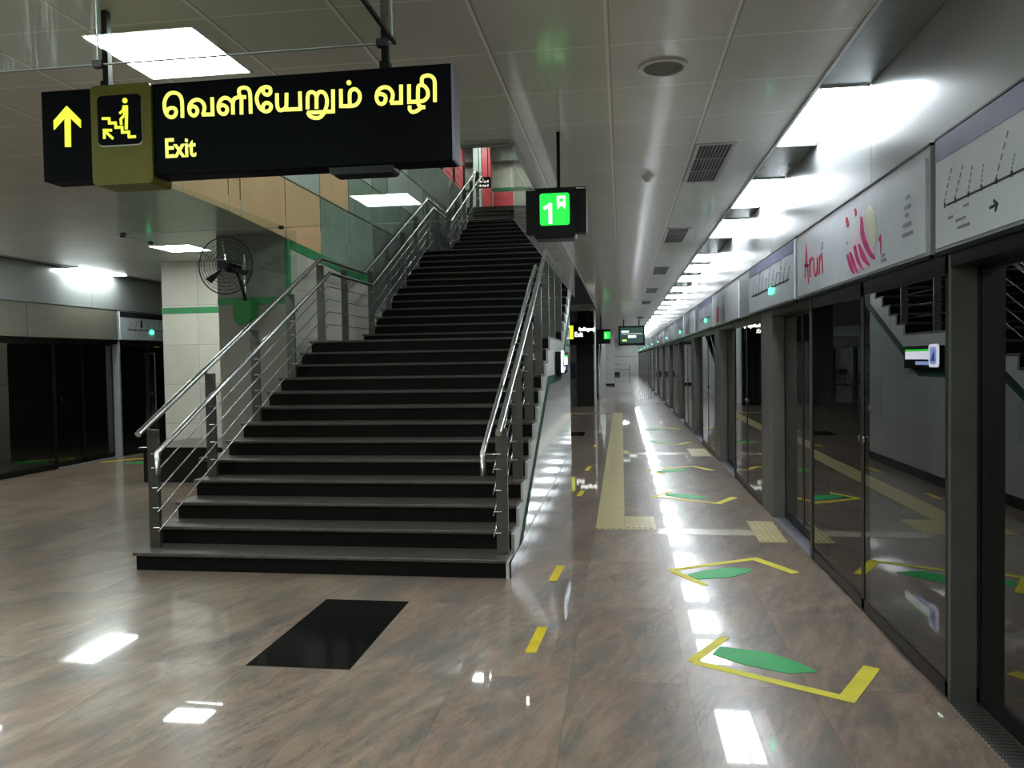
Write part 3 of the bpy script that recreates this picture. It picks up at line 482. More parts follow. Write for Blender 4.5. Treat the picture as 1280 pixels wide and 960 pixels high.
# ------------------------------------------------------------------ stair railings
def bracket(y, z, xa, xb, par, dz=0.05):
    MB().tube([(xa, y, z-dz), (xb, y, z-dz), (xb, y, z)], 0.007, 6).build('bracket', M['steel'], par)
def pitch(y):          # height of the nosing line
    if y < kY(13): return RI + (y-D0)/TR*RI
    if y < K1: return 13*RI + max(0, 0)
    if y < kY(26): return 14*RI + (y-K1)/TR*RI
    if y < K2: return 26*RI
    return min(39*RI, 27*RI + (y-K2)/TR*RI)
def railing(xpost, xout, xin, xrod, upper, label):
    r = thing('stair_railing', (xpost, D0+0.18, RI), label, 'railing')
    outs = lambda h, y0: [(y0, RI+(y0-D0)/TR*RI+h)]
    def path(x, h, y0):
        zl1 = 13*RI+h+0.14; ya = D0+((zl1-h-RI)/RI)*TR
        p = [(x, y0, RI+(y0-D0)/TR*RI+h), (x, ya, zl1)]
        if not upper: return p + [(x, 11.80, zl1)]
        p.append((x, K1-0.02, zl1))
        zl2 = 26*RI+h+0.14; yb = K1-0.02+(zl2-zl1)/RI*TR
        p += [(x, yb, zl2), (x, K2-0.02, zl2)]
        zl3 = 39*RI+h+0.1; yc = K2-0.02+(zl3-zl2)/RI*TR
        return p + [(x, yc, zl3), (x, yc+0.5, zl3)]
    po = path(xout, 0.935, 5.80)
    MB().tube(po, 0.026, 12).build('top_rail', M['steel'], r)
    pi = path(xin, 0.745, 5.86)
    pi = [(xin, 5.86, pi[0][2]-0.17)] + pi
    MB().tube(pi, 0.024, 12).build('handrail', M['steel'], r)
    for j, h in enumerate((0.08, 0.245, 0.41, 0.575)):
        MB().tube(path(xrod, h, 5.90), 0.0065, 8).build('guard_rod', M['steel'], r)
    ks = [1, 4, 7, 10, 13] + ([14, 17, 20, 23, 26, 27, 30, 33, 36, 39] if upper else [14])
    ys = [(kY(k)+0.18, k*RI) for k in ks] + [(10.55, 13*RI)] + ([(16.3, 26*RI)] if upper else [])
    for y, z in ys:
        flat = z in (13*RI, 26*RI) and not abs(y-kY(13)-0.18) < 0.01 and not abs(y-kY(26)-0.18) < 0.01
        top = z + (0.975 if not flat else 1.02)
        p = B(xpost-0.045, xpost+0.045, y-0.02, y+0.02, z+0.0012, top).build('post', M['poststeel'], r, bevel=0.003)
        MB().tube([(xout, y, top-0.01), (xout, y, top+0.05)], 0.008, 6).build('top_pin', M['steel'], p)
        hz = [pp for pp in ((0.08, 0.245, 0.41, 0.575))]
        base = (RI+(y-D0)/TR*RI) if y < kY(13)+0.25 else (z if not flat else z+0.14)
        if y > K1 and not flat: base = z+0.087
        for h in hz:
            MB().tube([(xpost, y-0.03, base+h), (xrod, y-0.03, base+h)], 0.007, 6).build('rod_clip', M['steel'], p)
        MB().tube([(xpost, y-0.03, base+0.69), (xin, y-0.03, base+0.69), (xin, y-0.03, base+0.74)], 0.008, 6).build('bracket', M['steel'], p)
    return r
railing(-3.83, -3.865, -3.745, -3.775, True, 'long stainless steel railing on the left side of the staircase, climbing past the orange panels')
railing(-0.928, -0.925, -1.06, -0.99, False, 'stainless steel railing on the right side of the staircase, beside the pale stringer wall')

# ------------------------------------------------------------------ glass smoke baffles
def baffle(label, axis, fixed, a0, a1, z0, joints, mat, clamps=(), rail='edge'):
    mid = (a0+a1)/2
    loc = (fixed, mid, z0) if axis == 'y' else (mid, fixed, z0)
    g = thing('hanging_glass_baffle', loc, label, 'glass baffle', 'glass baffles hung from the ceiling')
    cuts = [a0] + list(joints) + [a1]
    for i in range(len(cuts)-1):
        p, q = cuts[i]+0.004, cuts[i+1]-0.004
        bx = B(p, q, fixed-0.006, fixed+0.006, z0, HC) if axis == 'x' else B(fixed-0.006, fixed+0.006, p, q, z0, HC)
        bx.build('glass_pane', mat if i == 0 else M['glass'], g)
    t = 0.012 if rail == 'blackmetal' else 0.0025
    bx = B(a0, a1, fixed-0.0055, fixed+0.0055, z0-t, z0) if axis == 'x' else B(fixed-0.0055, fixed+0.0055, a0, a1, z0-t, z0)
    bx.build('bottom_rail' if rail != 'edge' else 'glass_edge', M[rail if rail != 'edge' else 'glassedge'], g)
    for cpos in clamps:
        bx = B(cpos-0.018, cpos+0.018, fixed-0.012, fixed+0.012, z0-0.012, z0+0.012) if axis == 'x' else B(fixed-0.012, fixed+0.012, cpos-0.018, cpos+0.018, z0-0.012, z0+0.012)
        bx.build('clamp', M['blackmetal'], g)
    return g
baffle('streaky glass baffle hanging in front of the big exit sign', 'x', 2.53, -6.0, -0.735, 2.70, (-1.79,), M['glassdirty'], (-1.79, -0.77), 'edge')
B(-1.792, -1.788, 2.5235, 2.5365, 2.70, HC).build('side_edge', M['edge'], bpy.data.objects['hanging_glass_baffle'])
B(-0.735, -0.7325, 2.524, 2.536, 2.70, HC).build('side_edge', M['edge'], bpy.data.objects['hanging_glass_baffle'])
baffle('glass baffle with black bottom rail running from the exit sign towards the camera', 'y', -0.725, 0.2, 2.52, 2.70, (), M['glass'], (), 'blackmetal')
baffle('glass baffle across the foot of the stair opening, above the first steps', 'x', 5.775, -3.955, -0.80, 2.70, (-2.595,), M['glass'], (-3.92, -2.595))
baffle('glass baffle hanging under the orange panels, in front of the wall fan', 'y', -3.98, 5.785, 9.28, 2.70, (6.23, 7.5), M['glass'], (5.85, 6.23))
baffle('glass baffle along the right edge of the stair opening', 'y', -0.785, 5.785, 13.4, 2.70, (7.4, 9.3, 11.2), M['glass'], ())

# ------------------------------------------------------------------ ceiling lamps
def panel_lamp(x, y, label, z=HC):
    l = thing('ceiling_light', (x, y, z-0.02), label, 'ceiling light', 'square ceiling lamps')
    s = 0.29
    MB().box(x-s-0.015, x+s+0.015, y-s-0.015, y-s, z-0.012, z).box(x-s-0.015, x+s+0.015, y+s, y+s+0.015, z-0.012, z).box(x-s-0.015, x-s, y-s, y+s, z-0.012, z).box(x+s, x+s+0.015, y-s, y+s, z-0.012, z).build('frame', M['lampframe'], l)
    B(x-s, x+s, y-s, y+s, z-0.009, z).build('diffuser', M['lamp'], l)
    return l
panel_lamp(-2.32, 3.87, 'bright square ceiling lamp above the big exit sign')
panel_lamp(-6.07, 10.2, 'bright square ceiling lamp in front of the cream tiled column')
for i, xx in enumerate((-6.07, -4.2, -2.32, -0.45)):  # unseen lamps added to light the foreground
    for j, yy in enumerate((1.2, -1.5)):
        panel_lamp(xx, yy, f'added square ceiling lamp {("just in front of", "behind")[j]} the photographer, {ORD[i]} from the left')
panel_lamp(-6.07, 3.87, 'added square ceiling lamp over the left half of the platform, left of the exit sign')  # unseen lamp added to lift the left floor
panel_lamp(-8.75, 9.2, 'added square ceiling lamp over the left screen doors, outside the stair side')  # unseen lamp added for the dark left floor and header
panel_lamp(-7.3, 6.7, 'added square ceiling lamp over the left platform edge, left of the cream column')  # out of view, added to light the left side
panel_lamp(-2.4, 30.5, 'square ceiling lamp far beyond the stair, near the black column')
panel_lamp(0.2, 60.0, 'square ceiling lamp near the far end wall of the platform')
panel_lamp(-3.2, 24.5, 'added ceiling lamp of the upper concourse at the head of the stair', 9.3)  # unseen lamp added to brighten the cream concourse wall
panel_lamp(-2.6, 26.9, 'added ceiling lamp of the upper concourse nearest the cream wall', 9.3)  # another unseen lamp added for the concourse wall
panel_lamp(-4.9, 26.2, 'added ceiling lamp of the upper concourse over the red notice board', 9.3)  # added out of view to lift the wall and red board
panel_lamp(-6.4, 25.0, 'added ceiling lamp of the upper concourse over the red panels', 9.3)  # added unseen lamp to strengthen the concourse light
strips = [(5.03,6.34),(7.5,8.86),(9.6,11.0),(12.7,13.7),(14.15,15.3),(16.0,17.2),(18.5,19.7),(20.8,22.0),(23.2,24.4),(25.3,26.5)]
y = 28.0
while y < 75: strips.append((y, y+1.25)); y += 2.9
for i, (a, b_) in enumerate(strips):
    l = thing('ceiling_strip_light', (1.355, (a+b_)/2, HC-0.03), f'lit ceiling strip lamp above the right screen doors, {ORD[i]} from the camera', 'ceiling light', 'strip lamps along the right edge')
    B(1.22, 1.49, a, b_, HC-0.016, HC).build('diffuser', M['lampr'], l)
    for ya in (a-0.012, b_): B(1.21, 1.50, ya, ya+0.012, HC-0.018, HC).build('end_cap', M['lampframe'], l)
l = thing('ceiling_strip_light', (-8.95, 12.4, HC-0.03), 'lit ceiling strip lamp above the left screen doors, washing the wall white', 'ceiling light')
B(-9.05, -8.80, 11.75, 13.0, HC-0.016, HC).build('diffuser', M['lamp'], l)
for ya in (11.73, 13.0): B(-9.06, -8.79, ya, ya+0.02, HC-0.018, HC).build('end_cap', M['lampframe'], l)

for i, (ya, za) in enumerate(((7.0, 4.6), (10.0, 5.4), (13.0, 6.6))):  # unseen lamps added to brighten the orange cladding opposite
    l = thing('added_well_lamp', (-0.80, ya+0.6, za), f'added unseen long lamp on the right lining of the stair opening, {ORD[i]} from the foot', 'added light', 'added lamps in the stair opening')
    l.name = 'added_sconce_lamp'
    B(-0.83, -0.79, ya, ya+1.2, za, za+0.34).build('casing', M['lampframe'], l)
    B(-0.836, -0.83, ya+0.02, ya+1.18, za+0.01, za+0.33).build('diffuser', M['lamp'], l)

# ------------------------------------------------------------------ ceiling fittings
sp = thing('ceiling_speaker', (0.25, 4.53, HC-0.02), 'round grey loudspeaker set into the ceiling panels near the camera', 'speaker')
def ringxy(cx, cy, r0, r1, z0, z1, seg=32):
    mb = MB(); vs = []
    for i in range(seg):
        a = 2*math.pi*i/seg
        for r in (r0, r1):
            for z in (z0, z1): vs.append((cx+r*math.cos(a), cy+r*math.sin(a), z))
    fs = []
    for i in range(seg):
        o = i*4; q = ((i+1) % seg)*4
        fs += [(o, o+1, q+1, q), (o+2, q+2, q+3, o+3), (o, q, q+2, o+2), (o+1, o+3, q+3, q+1)]
    return mb.add(vs, fs)
def cyl(cx, cy, r, z0, z1, seg=32, rt=None):
    rt = r if rt is None else rt
    p = [(math.cos(2*math.pi*i/seg), math.sin(2*math.pi*i/seg)) for i in range(seg)]
    return MB().add([(cx+r*a, cy+r*b_, z0) for a, b_ in p] + [(cx+rt*a, cy+rt*b_, z1) for a, b_ in p],
        [list(range(seg-1, -1, -1)), list(range(seg, 2*seg))] + [(i, (i+1) % seg, seg+(i+1) % seg, seg+i) for i in range(seg)])
ringxy(0.25, 4.53, 0.112, 0.138, HC-0.012, HC).build('trim_ring', M['lampframe'], sp)
cyl(0.25, 4.53, 0.113, HC-0.006, HC).build('mesh_cover', M['grille'], sp)
sd = thing('smoke_detector', (0.253, 7.2, HC-0.06), 'small white dome smoke detector on the ceiling beside the first air vent', 'smoke detector')
cyl(0.253, 7.2, 0.045, HC-0.028, HC, rt=0.06).build('base', M['whiteplastic'], sd)
cyl(0.253, 7.2, 0.018, HC-0.055, HC-0.028, rt=0.04).build('sensor_dome', M['whiteplastic'], sd)
def vent(y0, y1, i):
    v = thing('air_vent', (0.735, (y0+y1)/2, HC-0.02), f'black slatted air vent in the ceiling, {ORD[i]} from the camera', 'air vent', 'ceiling air vents')
    x0, x1 = 0.615, 0.86
    MB().box(x0-0.03, x0, y0-0.03, y1+0.03, HC-0.012, HC).box(x1, x1+0.03, y0-0.03, y1+0.03, HC-0.012, HC).box(x0, x1, y0-0.03, y0, HC-0.012, HC).box(x0, x1, y1, y1+0.03, HC-0.012, HC).build('frame', M['header'], v)
    B(x0, x1, y0, y1, HC-0.003, HC).build('duct_opening', M['vent'], v)
    s = MB()
    for j in range(1, 9): s.box(x0+j*(x1-x0)/9-0.004, x0+j*(x1-x0)/9+0.004, y0, y1, HC-0.010, HC-0.003)
    for j in (1, 2): s.box(x0, x1, y0+j*(y1-y0)/3-0.012, y0+j*(y1-y0)/3+0.012, HC-0.011, HC-0.003)
    s.build('slat', M['ventbar'], v)
vent(6.22, 7.48, 0)
for i, yv in enumerate((10.75, 15.0, 19.4, 23.6, 32.4, 45.0)): vent(yv-0.6, yv+0.6, i+1)

# ------------------------------------------------------------------ exit sign
es = thing('exit_sign', (-1.665, 3.36, 2.505), 'big black hanging exit sign with glowing yellow Tamil lettering, arrow and stair symbol', 'sign')
eh = B(-2.63, -0.705, 3.30, 3.42, 2.505, 2.916).build('housing', M['navy'], es, bevel=0.004)
B(-0.706, -0.694, 3.302, 3.418, 2.507, 2.914).build('end_cap', M['greycap'], eh)
ye = MB().prism(rrect(-2.372, -2.077, 2.472, 2.919, 0.02), 1, 3.285, 3.435).build('yellow_panel', M['mustard'], es)
MB().prism(rrect(-2.335, -2.122, 2.648, 2.87, 0.022), 1, 3.279, 3.286).build('pictogram_tile', M['navy'], ye)
MB().prism(rrect(-2.336, -2.121, 2.643, 2.865, 0.022), 1, 3.282, 3.2855).build('tile_edge', M['whiteplastic'], ye)
pl = lambda yy: (lambda a, b_, d: (a-1.665, yy-d, b_+2.71))
pm = MB(); P0 = pl(3.279)
pm.ribbon(ST, 0.0115, P0)
for s in SA: pm.ribbon(s, 0.0115, P0)
for s, w in zip(PER[1:], (0.023, 0.0125, 0.0105, 0.009)): pm.ribbon(s, w, P0)
pm.disc(PER[0][0], 0.0118, P0)
pm.build('stair_pictogram', M['signyellow'], ye)
P1 = pl(3.30)
for wd in (TAMIL[:19], TAMIL[19:]):
    tm = MB()
    for s in wd: tm.ribbon(s, 0.0155, P1)
    if len(wd) > 10: tm.disc(DOT[0], 0.0105, P1)
    tm.build('tamil_lettering', M['signpale'], es)
textmesh('Exit', 0.121, lambda a, b_, d: (-2.026+a, 3.30-d, 2.584+b_), 0.004, 0.0022, 0.80).build('exit_lettering', M['signpale'], es)
MB().poly(ARROW, P1).build('arrow', M['signyellow'], es)
MB().prism(rrect(-1.26, -0.968, 2.472, 2.53, 0.02), 1, 3.31, 3.41).build('junction_box', M['blackmetal'], es)
for x in (-2.335, -1.01):
    h = MB().box(x-0.014, x+0.014, 3.345, 3.375, 2.916, HC)
    hp = h.build('hanger_rod', M['blackmetal'], es)
    B(x-0.02, x+0.02, 3.335, 3.385, 2.916, 2.96).build('rod_clamp', M['blackmetal'], hp)

# platform number sign
ps = thing('platform_sign', (-0.455, 5.66, 2.51), 'black hanging sign with a glowing green square showing a white 1 and a train', 'sign')
B(-0.672, -0.237, 5.63, 5.73, 2.552, 2.878).build('housing', M['blackmetal'], ps, bevel=0.003)
fr = MB().prism(rrect(-0.612, -0.314, 2.508, 2.862, 0.03), 1, 5.60, 5.76).build('face_frame', M['blackmetal'], ps)
MB().prism(rrect(-0.567, -0.355, 2.604, 2.83, 0.018), 1, 5.592, 5.601).build('green_panel', M['signgreen'], fr)
P2 = lambda a, b_, d: (a, 5.592-d, b_)
MB().ribbon([(-0.492, 2.615), (-0.492, 2.76)], 0.026, P2).ribbon([(-0.485, 2.752), (-0.54, 2.722)], 0.022, P2).build('numeral', M['glyph'], fr)
tp = MB()
for q in ((-0.443,-0.383,2.79,2.808), (-0.443,-0.383,2.735,2.766), (-0.443,-0.427,2.76,2.80), (-0.399,-0.383,2.76,2.80)):
    tp.box(q[0], q[1], 5.588, 5.592, q[2], q[3])
tp.ribbon([(-0.428, 2.735), (-0.44, 2.718)], 0.007, P2).ribbon([(-0.398, 2.735), (-0.386, 2.718)], 0.007, P2)
tp.build('train_pictogram', M['glyph'], fr)
for x0 in (-0.668, -0.31): B(x0, x0+0.066, 5.626, 5.632, 2.862, 2.87).build('bright_strip', M['steel'], ps)
B(-0.448, -0.424, 5.67, 5.70, 2.87, HC).build('hanger_rod', M['blackmetal'], ps)

# wall display projecting on the stringer wall
db = thing('display_box', (SX1+0.05, 10.65, 1.47), 'small lit display box with green strip and blue emblem on the stair side wall', 'display')
DX = SX1+0.034
B(DX, DX+0.07, 10.10, 11.28, 1.455, 1.745).build('casing', M['blackmetal'], db, bevel=0.004)
B(DX+0.07, DX+0.074, 10.36, 11.22, 1.57, 1.675).build('lit_screen', M['displit'], db)
B(DX+0.07, DX+0.075, 10.36, 11.22, 1.678, 1.70).build('green_strip', M['dispgreen'], db)
B(DX+0.07, DX+0.074, 10.40, 10.85, 1.50, 1.545).build('caption_bar', M['disppale'], db)
eb = MB().prism(rrect(10.08, 10.36, 1.475, 1.76, 0.05), 0, DX+0.07, DX+0.09).build('emblem_plate', M['displit'], db)
MB().prism(rrect(10.12, 10.32, 1.51, 1.725, 0.045), 0, DX+0.09, DX+0.092).build('emblem_field', M['disppale'], eb)
MB().prism([(10.15, 1.55), (10.29, 1.55), (10.19, 1.69)], 0, DX+0.092, DX+0.095).build('emblem_mark', M['dispblue'], eb)

# ------------------------------------------------------------------ wall fan
fx, fy, fz, fr_ = -4.735, 8.93, 2.845, 0.345
fan = thing('fan', (fx+0.18, 9.28, 2.14), 'round black wire-caged wall fan over a green metal box', 'fan')
cage = MB()
def circ(r, y, n=40): return [(fx+r*math.cos(2*math.pi*i/n), y, fz+r*math.sin(2*math.pi*i/n)) for i in range(n)]
for i in range(1, 9):
    r = fr_*i/8; yy = fy-0.085*(1-(i/8)**2)
    cage.tube(circ(r, yy, 36), 0.003 if i < 8 else 0.008, 4, closed=True)
for i in range(1, 6):
    r = fr_*(0.3+0.7*i/5); cage.tube(circ(r, fy+0.09*(1-(i/5)**2)+0.01, 36), 0.002, 4, closed=True)
for i in range(24):
    a = 2*math.pi*i/24
    cage.tube([(fx+fr_*t*math.cos(a), fy-0.085*(1-t*t), fz+fr_*t*math.sin(a)) for t in (0.18, 0.5, 0.8, 1.0)], 0.0016, 4)
cage.build('wire_cage', M['blackmetal'], fan)
hub = MB(); seg = 24
def discy(r, y0, y1, mb):
    p = [(math.cos(2*math.pi*i/seg), math.sin(2*math.pi*i/seg)) for i in range(seg)]
    mb.add([(fx+r*a, y0, fz+r*b_) for a, b_ in p] + [(fx+r*a, y1, fz+r*b_) for a, b_ in p],
        [list(range(seg-1, -1, -1)), list(range(seg, 2*seg))] + [(i, (i+1) % seg, seg+(i+1) % seg, seg+i) for i in range(seg)])
discy(0.06, fy-0.095, fy-0.06, hub); discy(0.035, fy-0.06, fy+0.03, hub)
hub.build('hub', M['fanhub'], fan)
mo = MB(); discy(0.075, fy+0.10, fy+0.26, mo); mo.build('motor', M['blackmetal'], fan)
for a0 in (-22, 98, 218):
    vs = []
    for t in range(7):
        rr = 0.04+0.255*t/6; wd = 0.08+0.17*math.sin(min(1, t/6)*2.2)
        for sgn in (-1, 1):
            a = math.radians(a0)+sgn*wd*0.5*(0.5 if t == 0 else 1)
            vs += [(fx+rr*math.cos(a), fy+0.01+sgn*0.03*(t+1)/7, fz+rr*math.sin(a)), (fx+rr*math.cos(a), fy+0.014+sgn*0.03*(t+1)/7, fz+rr*math.sin(a))]
    fs = []
    for t in range(6):
        o = t*4; fs += [(o, o+2, o+6, o+4), (o+1, o+5, o+7, o+3), (o, o+4, o+5, o+1), (o+2, o+3, o+7, o+6)]
    fs += [(0, 1, 3, 2), (24, 26, 27, 25)]
    MB().add(vs, fs).build('blade', M['blade'], fan)
MB().tube([(fx, fy+0.2, fz), (fx+0.07, fy+0.2, fz-0.12), (fx+0.10, fy+0.25, fz-0.32), (fx+0.11, 9.2, fz-0.43)], 0.021, 8).build('support_arm', M['blackmetal'], fan)
MB().prism([(-4.745, 2.43), (-4.50, 2.43), (-4.50, 2.23), (-4.55, 2.14), (-4.695, 2.14), (-4.745, 2.23)], 1, 9.10, 9.285).build('green_box', M['greenbox'], fan, bevel=0.004)
cd = MB().tube([(-4.665, 9.275, 2.44), (-4.665, 9.275, 3.02)], 0.014, 10).build('conduit_pipe', M['steel'])
tag(cd, 'thin steel conduit pipe rising from the green box on the shaft wall', 'pipe')

# ------------------------------------------------------------------ column and benches on the left
co = thing('tiled_column', (-6.58, 12.1, 0), 'square cream tiled column with a green band beside the left platform', 'column')
B(-7.18, -5.98, 11.5, 12.7, 0, HC-0.002).build('shaft', M['tile'], co)
B(-7.187, -5.973, 11.493, 12.707, 2.46, 2.555).build('green_band', M['green'], co)
bn = thing('bench', (-6.25, 10.8, 0), 'long black granite bench in front of the cream tiled column', 'bench')
B(-6.72, -5.3, 10.19, 11.45, 0, 0.46).build('base', M['black'], bn, bevel=0.004)
B(-6.76, -5.28, 10.15, 11.47, 0.46, 0.50).build('seat_slab', M['black'], bn, bevel=0.006)
bn = thing('bench', (-4.6, 9.0, 0), 'black granite bench at the foot of the fan wall, behind the stair railing', 'bench')
B(-4.98, -4.0, 8.72, 9.28, 0, 0.50).build('base', M['black'], bn, bevel=0.004)
B(-5.01, -3.98, 8.68, 9.28, 0.50, 0.545).build('seat_slab', M['tread'], bn, bevel=0.006)

# ------------------------------------------------------------------ floor markings and inlays
def slab(name, mat, poly, h=0.003):
    return MB().prism(poly, 2, 0.0, h).build(name, mat)
def q4(x0, x1, y0, y1): return [(x0, y0), (x1, y0), (x1, y1), (x0, y1)]
tag(slab('granite_inlay', M['inlay'], q4(-2.06, -1.467, 3.985, 5.173), 0.0012), 'polished black granite slab let into the floor in front of the staircase', 'floor slab')
tag(slab('granite_inlay', M['inlay'], q4(-1.35, -0.83, 16.7, 17.6), 0.0012), 'small black granite slab in the floor past the far end of the stair side wall', 'floor slab')
def tact(poly_list, label, bars):
    t = MB()
    for p in poly_list: t.prism(p, 2, 0, 0.004)
    x0 = min(p[0] for pp in poly_list for p in pp); x1 = max(p[0] for pp in poly_list for p in pp)
    o = thing('tactile_strip', ((x0+x1)/2, poly_list[0][0][1], 0), label, 'tactile paving')
    t.build('base_tile', M['tactile'], o)
    mb = MB()
    for b_ in bars: mb.box(*b_, 0.004, 0.009)
    mb.build('raised_bar', M['tactile'], o)
bars = [(-0.268+0.055*j, -0.268+0.055*j+0.02, 7.55, 23.6) for j in range(5)]
tact([q4(-0.272, 0.010, 7.53, 23.7)], 'long dull yellow tactile strip leading down the platform', bars)
tact([q4(0.012, 0.31, 7.53, 8.17)], 'short yellow tactile branch turning right from the foot of the long strip', [(0.03+0.056*j, 0.05+0.056*j, 7.6, 8.1) for j in range(5)])
tag(slab('stone_strip', plain('cream_stone', (0.38, 0.33, 0.25), 0.25), q4(0.315, 1.20, 7.36, 7.62), 0.002), 'pale stone strip across the floor joining the two tactile patches', 'floor strip')
tact([[(1.19, 7.10), (1.43, 7.10), (1.46, 8.0), (1.21, 8.0)]], 'yellow tactile patch in front of the nearest fixed screen', [(1.215+0.05*j, 1.23+0.05*j, 7.15, 7.95) for j in range(4)])
tact([q4(1.13, 1.45, 13.2, 14.3)], 'yellow tactile patch at the second screen bay along the right', [(1.15+0.055*j, 1.17+0.055*j, 13.25, 14.2) for j in range(5)])
tag(slab('stone_strip', bpy.data.materials['cream_stone'], q4(0.012, 1.13, 13.45, 13.72), 0.002), 'pale stone strip across the floor at the second screen bay', 'floor strip')
tact([q4(-1.9, -0.272, 23.3, 23.7)], 'yellow tactile branch turning left far down the platform', [(-1.85, -0.3, 23.35+0.08*j, 23.38+0.08*j) for j in range(4)])
def dash(x, y0, y1, where): tag(slab('floor_dash', M['amber'], [(x-0.045, y0), (x+0.018, y0), (x+0.045, y1), (x-0.018, y1)], 0.002), where, 'floor tape', 'yellow tape dashes on the floor')
for i, (y0, y1) in enumerate(((4.32, 4.745), (5.76, 6.19), (9.37, 9.75), (11.5, 11.95), (14.6, 15.0), (17.4, 17.8))):
    dash(-0.515, y0, y1, f'short yellow tape dash on the floor right of the stairs, {ORD[i]} from the camera')
def chevron(y, flip, tail, label, x0=0.33, x1=1.32):
    # yellow bracket with a green arrow inside
    o = thing('queue_marking', ((x0+x1)/2, y, 0), label, 'floor sticker', 'queue markings at the screen doors')
    s = -1 if flip else 1
    k = lambda a, b_, d: (a, b_, d)
    def P_(a, b_): return (a, y+s*b_)
    m = MB().ribbon([P_(0.37, 0.0), P_(1.085, -0.41)], 0.058, k, 0.002).ribbon([P_(1.045, -0.40), P_(1.285, 0.02)], 0.082, k, 0.0022)
    if tail: m.ribbon([P_(0.352, 0.005), P_(0.58, 0.40)], 0.055, k, 0.0022)
    m.build('yellow_tape', M['yellow'], o)
    MB().poly([P_(0.534, 0.25), P_(0.785, 0.177), P_(0.926, 0.041), P_(0.99, -0.071), P_(0.834, -0.107), P_(0.628, -0.01), P_(0.476, 0.123)], k, 0.0025).build('green_arrow', M['tapegreen'], o)
chevron(4.27, False, True, 'yellow bracket and green arrow sticker nearest the camera')
chevron(6.13, True, True, 'second yellow bracket and green arrow sticker, pointing away from the camera')
for i, yc in enumerate((9.35, 11.6, 15.4, 18.2)):
    chevron(yc, i % 2 == 1, i < 2, f'{ORD[i+2]} yellow bracket and green arrow sticker along the right screen doors')
o = thing('queue_marking', (-8.3, 13.4, 0), 'yellow and green floor sticker before the left screen doors', 'floor sticker')
k_ = lambda a, b_, d: (a, b_, d)
MB().ribbon([(-8.9, 12.3), (-8.5, 12.85), (-7.7, 12.5)], 0.09, k_, 0.002).build('yellow_tape', M['yellow'], o)
MB().poly([(-8.4, 12.2), (-7.8, 12.1), (-7.6, 12.3), (-8.0, 12.45)], k_, 0.0025).build('green_arrow', M['tapegreen'], o)

# ------------------------------------------------------------------ platform screen doors
def bay(side, Y, post, label):
    s, X = (1, XR) if side == 'right' else (-1, XL)
    r = thing('screen_door_bay', (X, Y, 0), label, 'platform screen door', f'{side} platform screen doors')
    def bx(u0, u1, y0, y1, z0, z1, name, mat, par, bev=0):
        a, b_ = sorted((X+s*u0, X+s*u1)); return B(a, b_, Y+y0, Y+y1, z0, z1).build(name, mat, par, bevel=bev)
    def leaf(name, u, y0, y1, hy, fw=0.03):
        mb = MB()
        for (p, q, z0, z1) in ((y0, y0+fw, 0.02, ZB), (y1-fw, y1, 0.02, ZB), (y0, y1, 0.02, 0.09), (y0, y1, ZB-0.09, ZB)):
            a, b_ = sorted((X+s*u, X+s*(u+0.035))); mb.box(a, b_, Y+p, Y+q, z0, z1)
        f = mb.build(name, M['psddark'], r)
        bx(u+0.004, u+0.014, y0+fw, y1-fw, 0.09, ZB-0.09, 'glass_pane', M['psdglass'], f)
        if hy is not None: bx(u-0.012, u+0.002, hy-0.012, hy+0.012, 1.09, 1.13, 'handle', M['steel'], f, 0.004)
    p0 = post
    bx(0.0 if side == 'right' else -0.012, 0.13, 0.0, p0, 0, ZB, 'steel_post', M[('psdlit' if post > 0.3 else 'psd') if side == 'right' else 'header'], r, 0.003)
    mid = (p0+2.68)/2 if post > 0.3 else (1.345 if side == 'right' else 0.95)
    leaf('door_leaf', 0.0, p0, mid, mid-0.045)
    leaf('door_leaf', 0.0, mid, 2.68, mid+0.045)
    bx(-0.006, 0.13, 2.68, 2.72, 0, ZB, 'mullion', M['psd' if side == 'right' else 'psddark'], r, 0.003)
    leaf('fixed_screen', 0.115, 2.72, 3.52, None if side == 'right' else 2.98); leaf('fixed_screen', 0.115, 3.52, 4.33, None)
    bx(-0.004, 0.115, 2.72, 4.33, 0, 0.006, 'sill', M['grate'] if (side == 'right' and Y < 0) else M['sill'], r)
    bx(0.0, 0.12, 2.72, 4.33, ZB-0.06, ZB, 'head_beam', M['psddark'], r)
PITCH = 4.33
ordr = 0
for k in range(-2, 16):
    Y = 3.87 + k*PITCH
    if k <= 0: lab = {0: 'right platform screen door bay nearest the camera, under the ice cream advertisement', -1: 'right platform screen door bay at the edge of view, under the nearest line map', -2: 'right platform screen door bay beside the photographer'}[k]
    else: lab = f'right screen door bay with wide steel post, {ORD[k]} beyond the ice cream advertisement'
    bay('right', Y, 0.03 if k <= 0 else 0.62, lab)
for k in range(-4, 14):
    Y = 13.10 + k*PITCH
    lab = 'left screen door bay behind the pale upright, under the left line map' if k == 0 else (f'left platform screen door bay, {ORD[-k-1]} towards the camera from the pale upright' if k < 0 else f'left platform screen door bay, {ORD[k-1]} past the cream tiled column')
    bay('left', Y, 0.045, lab)
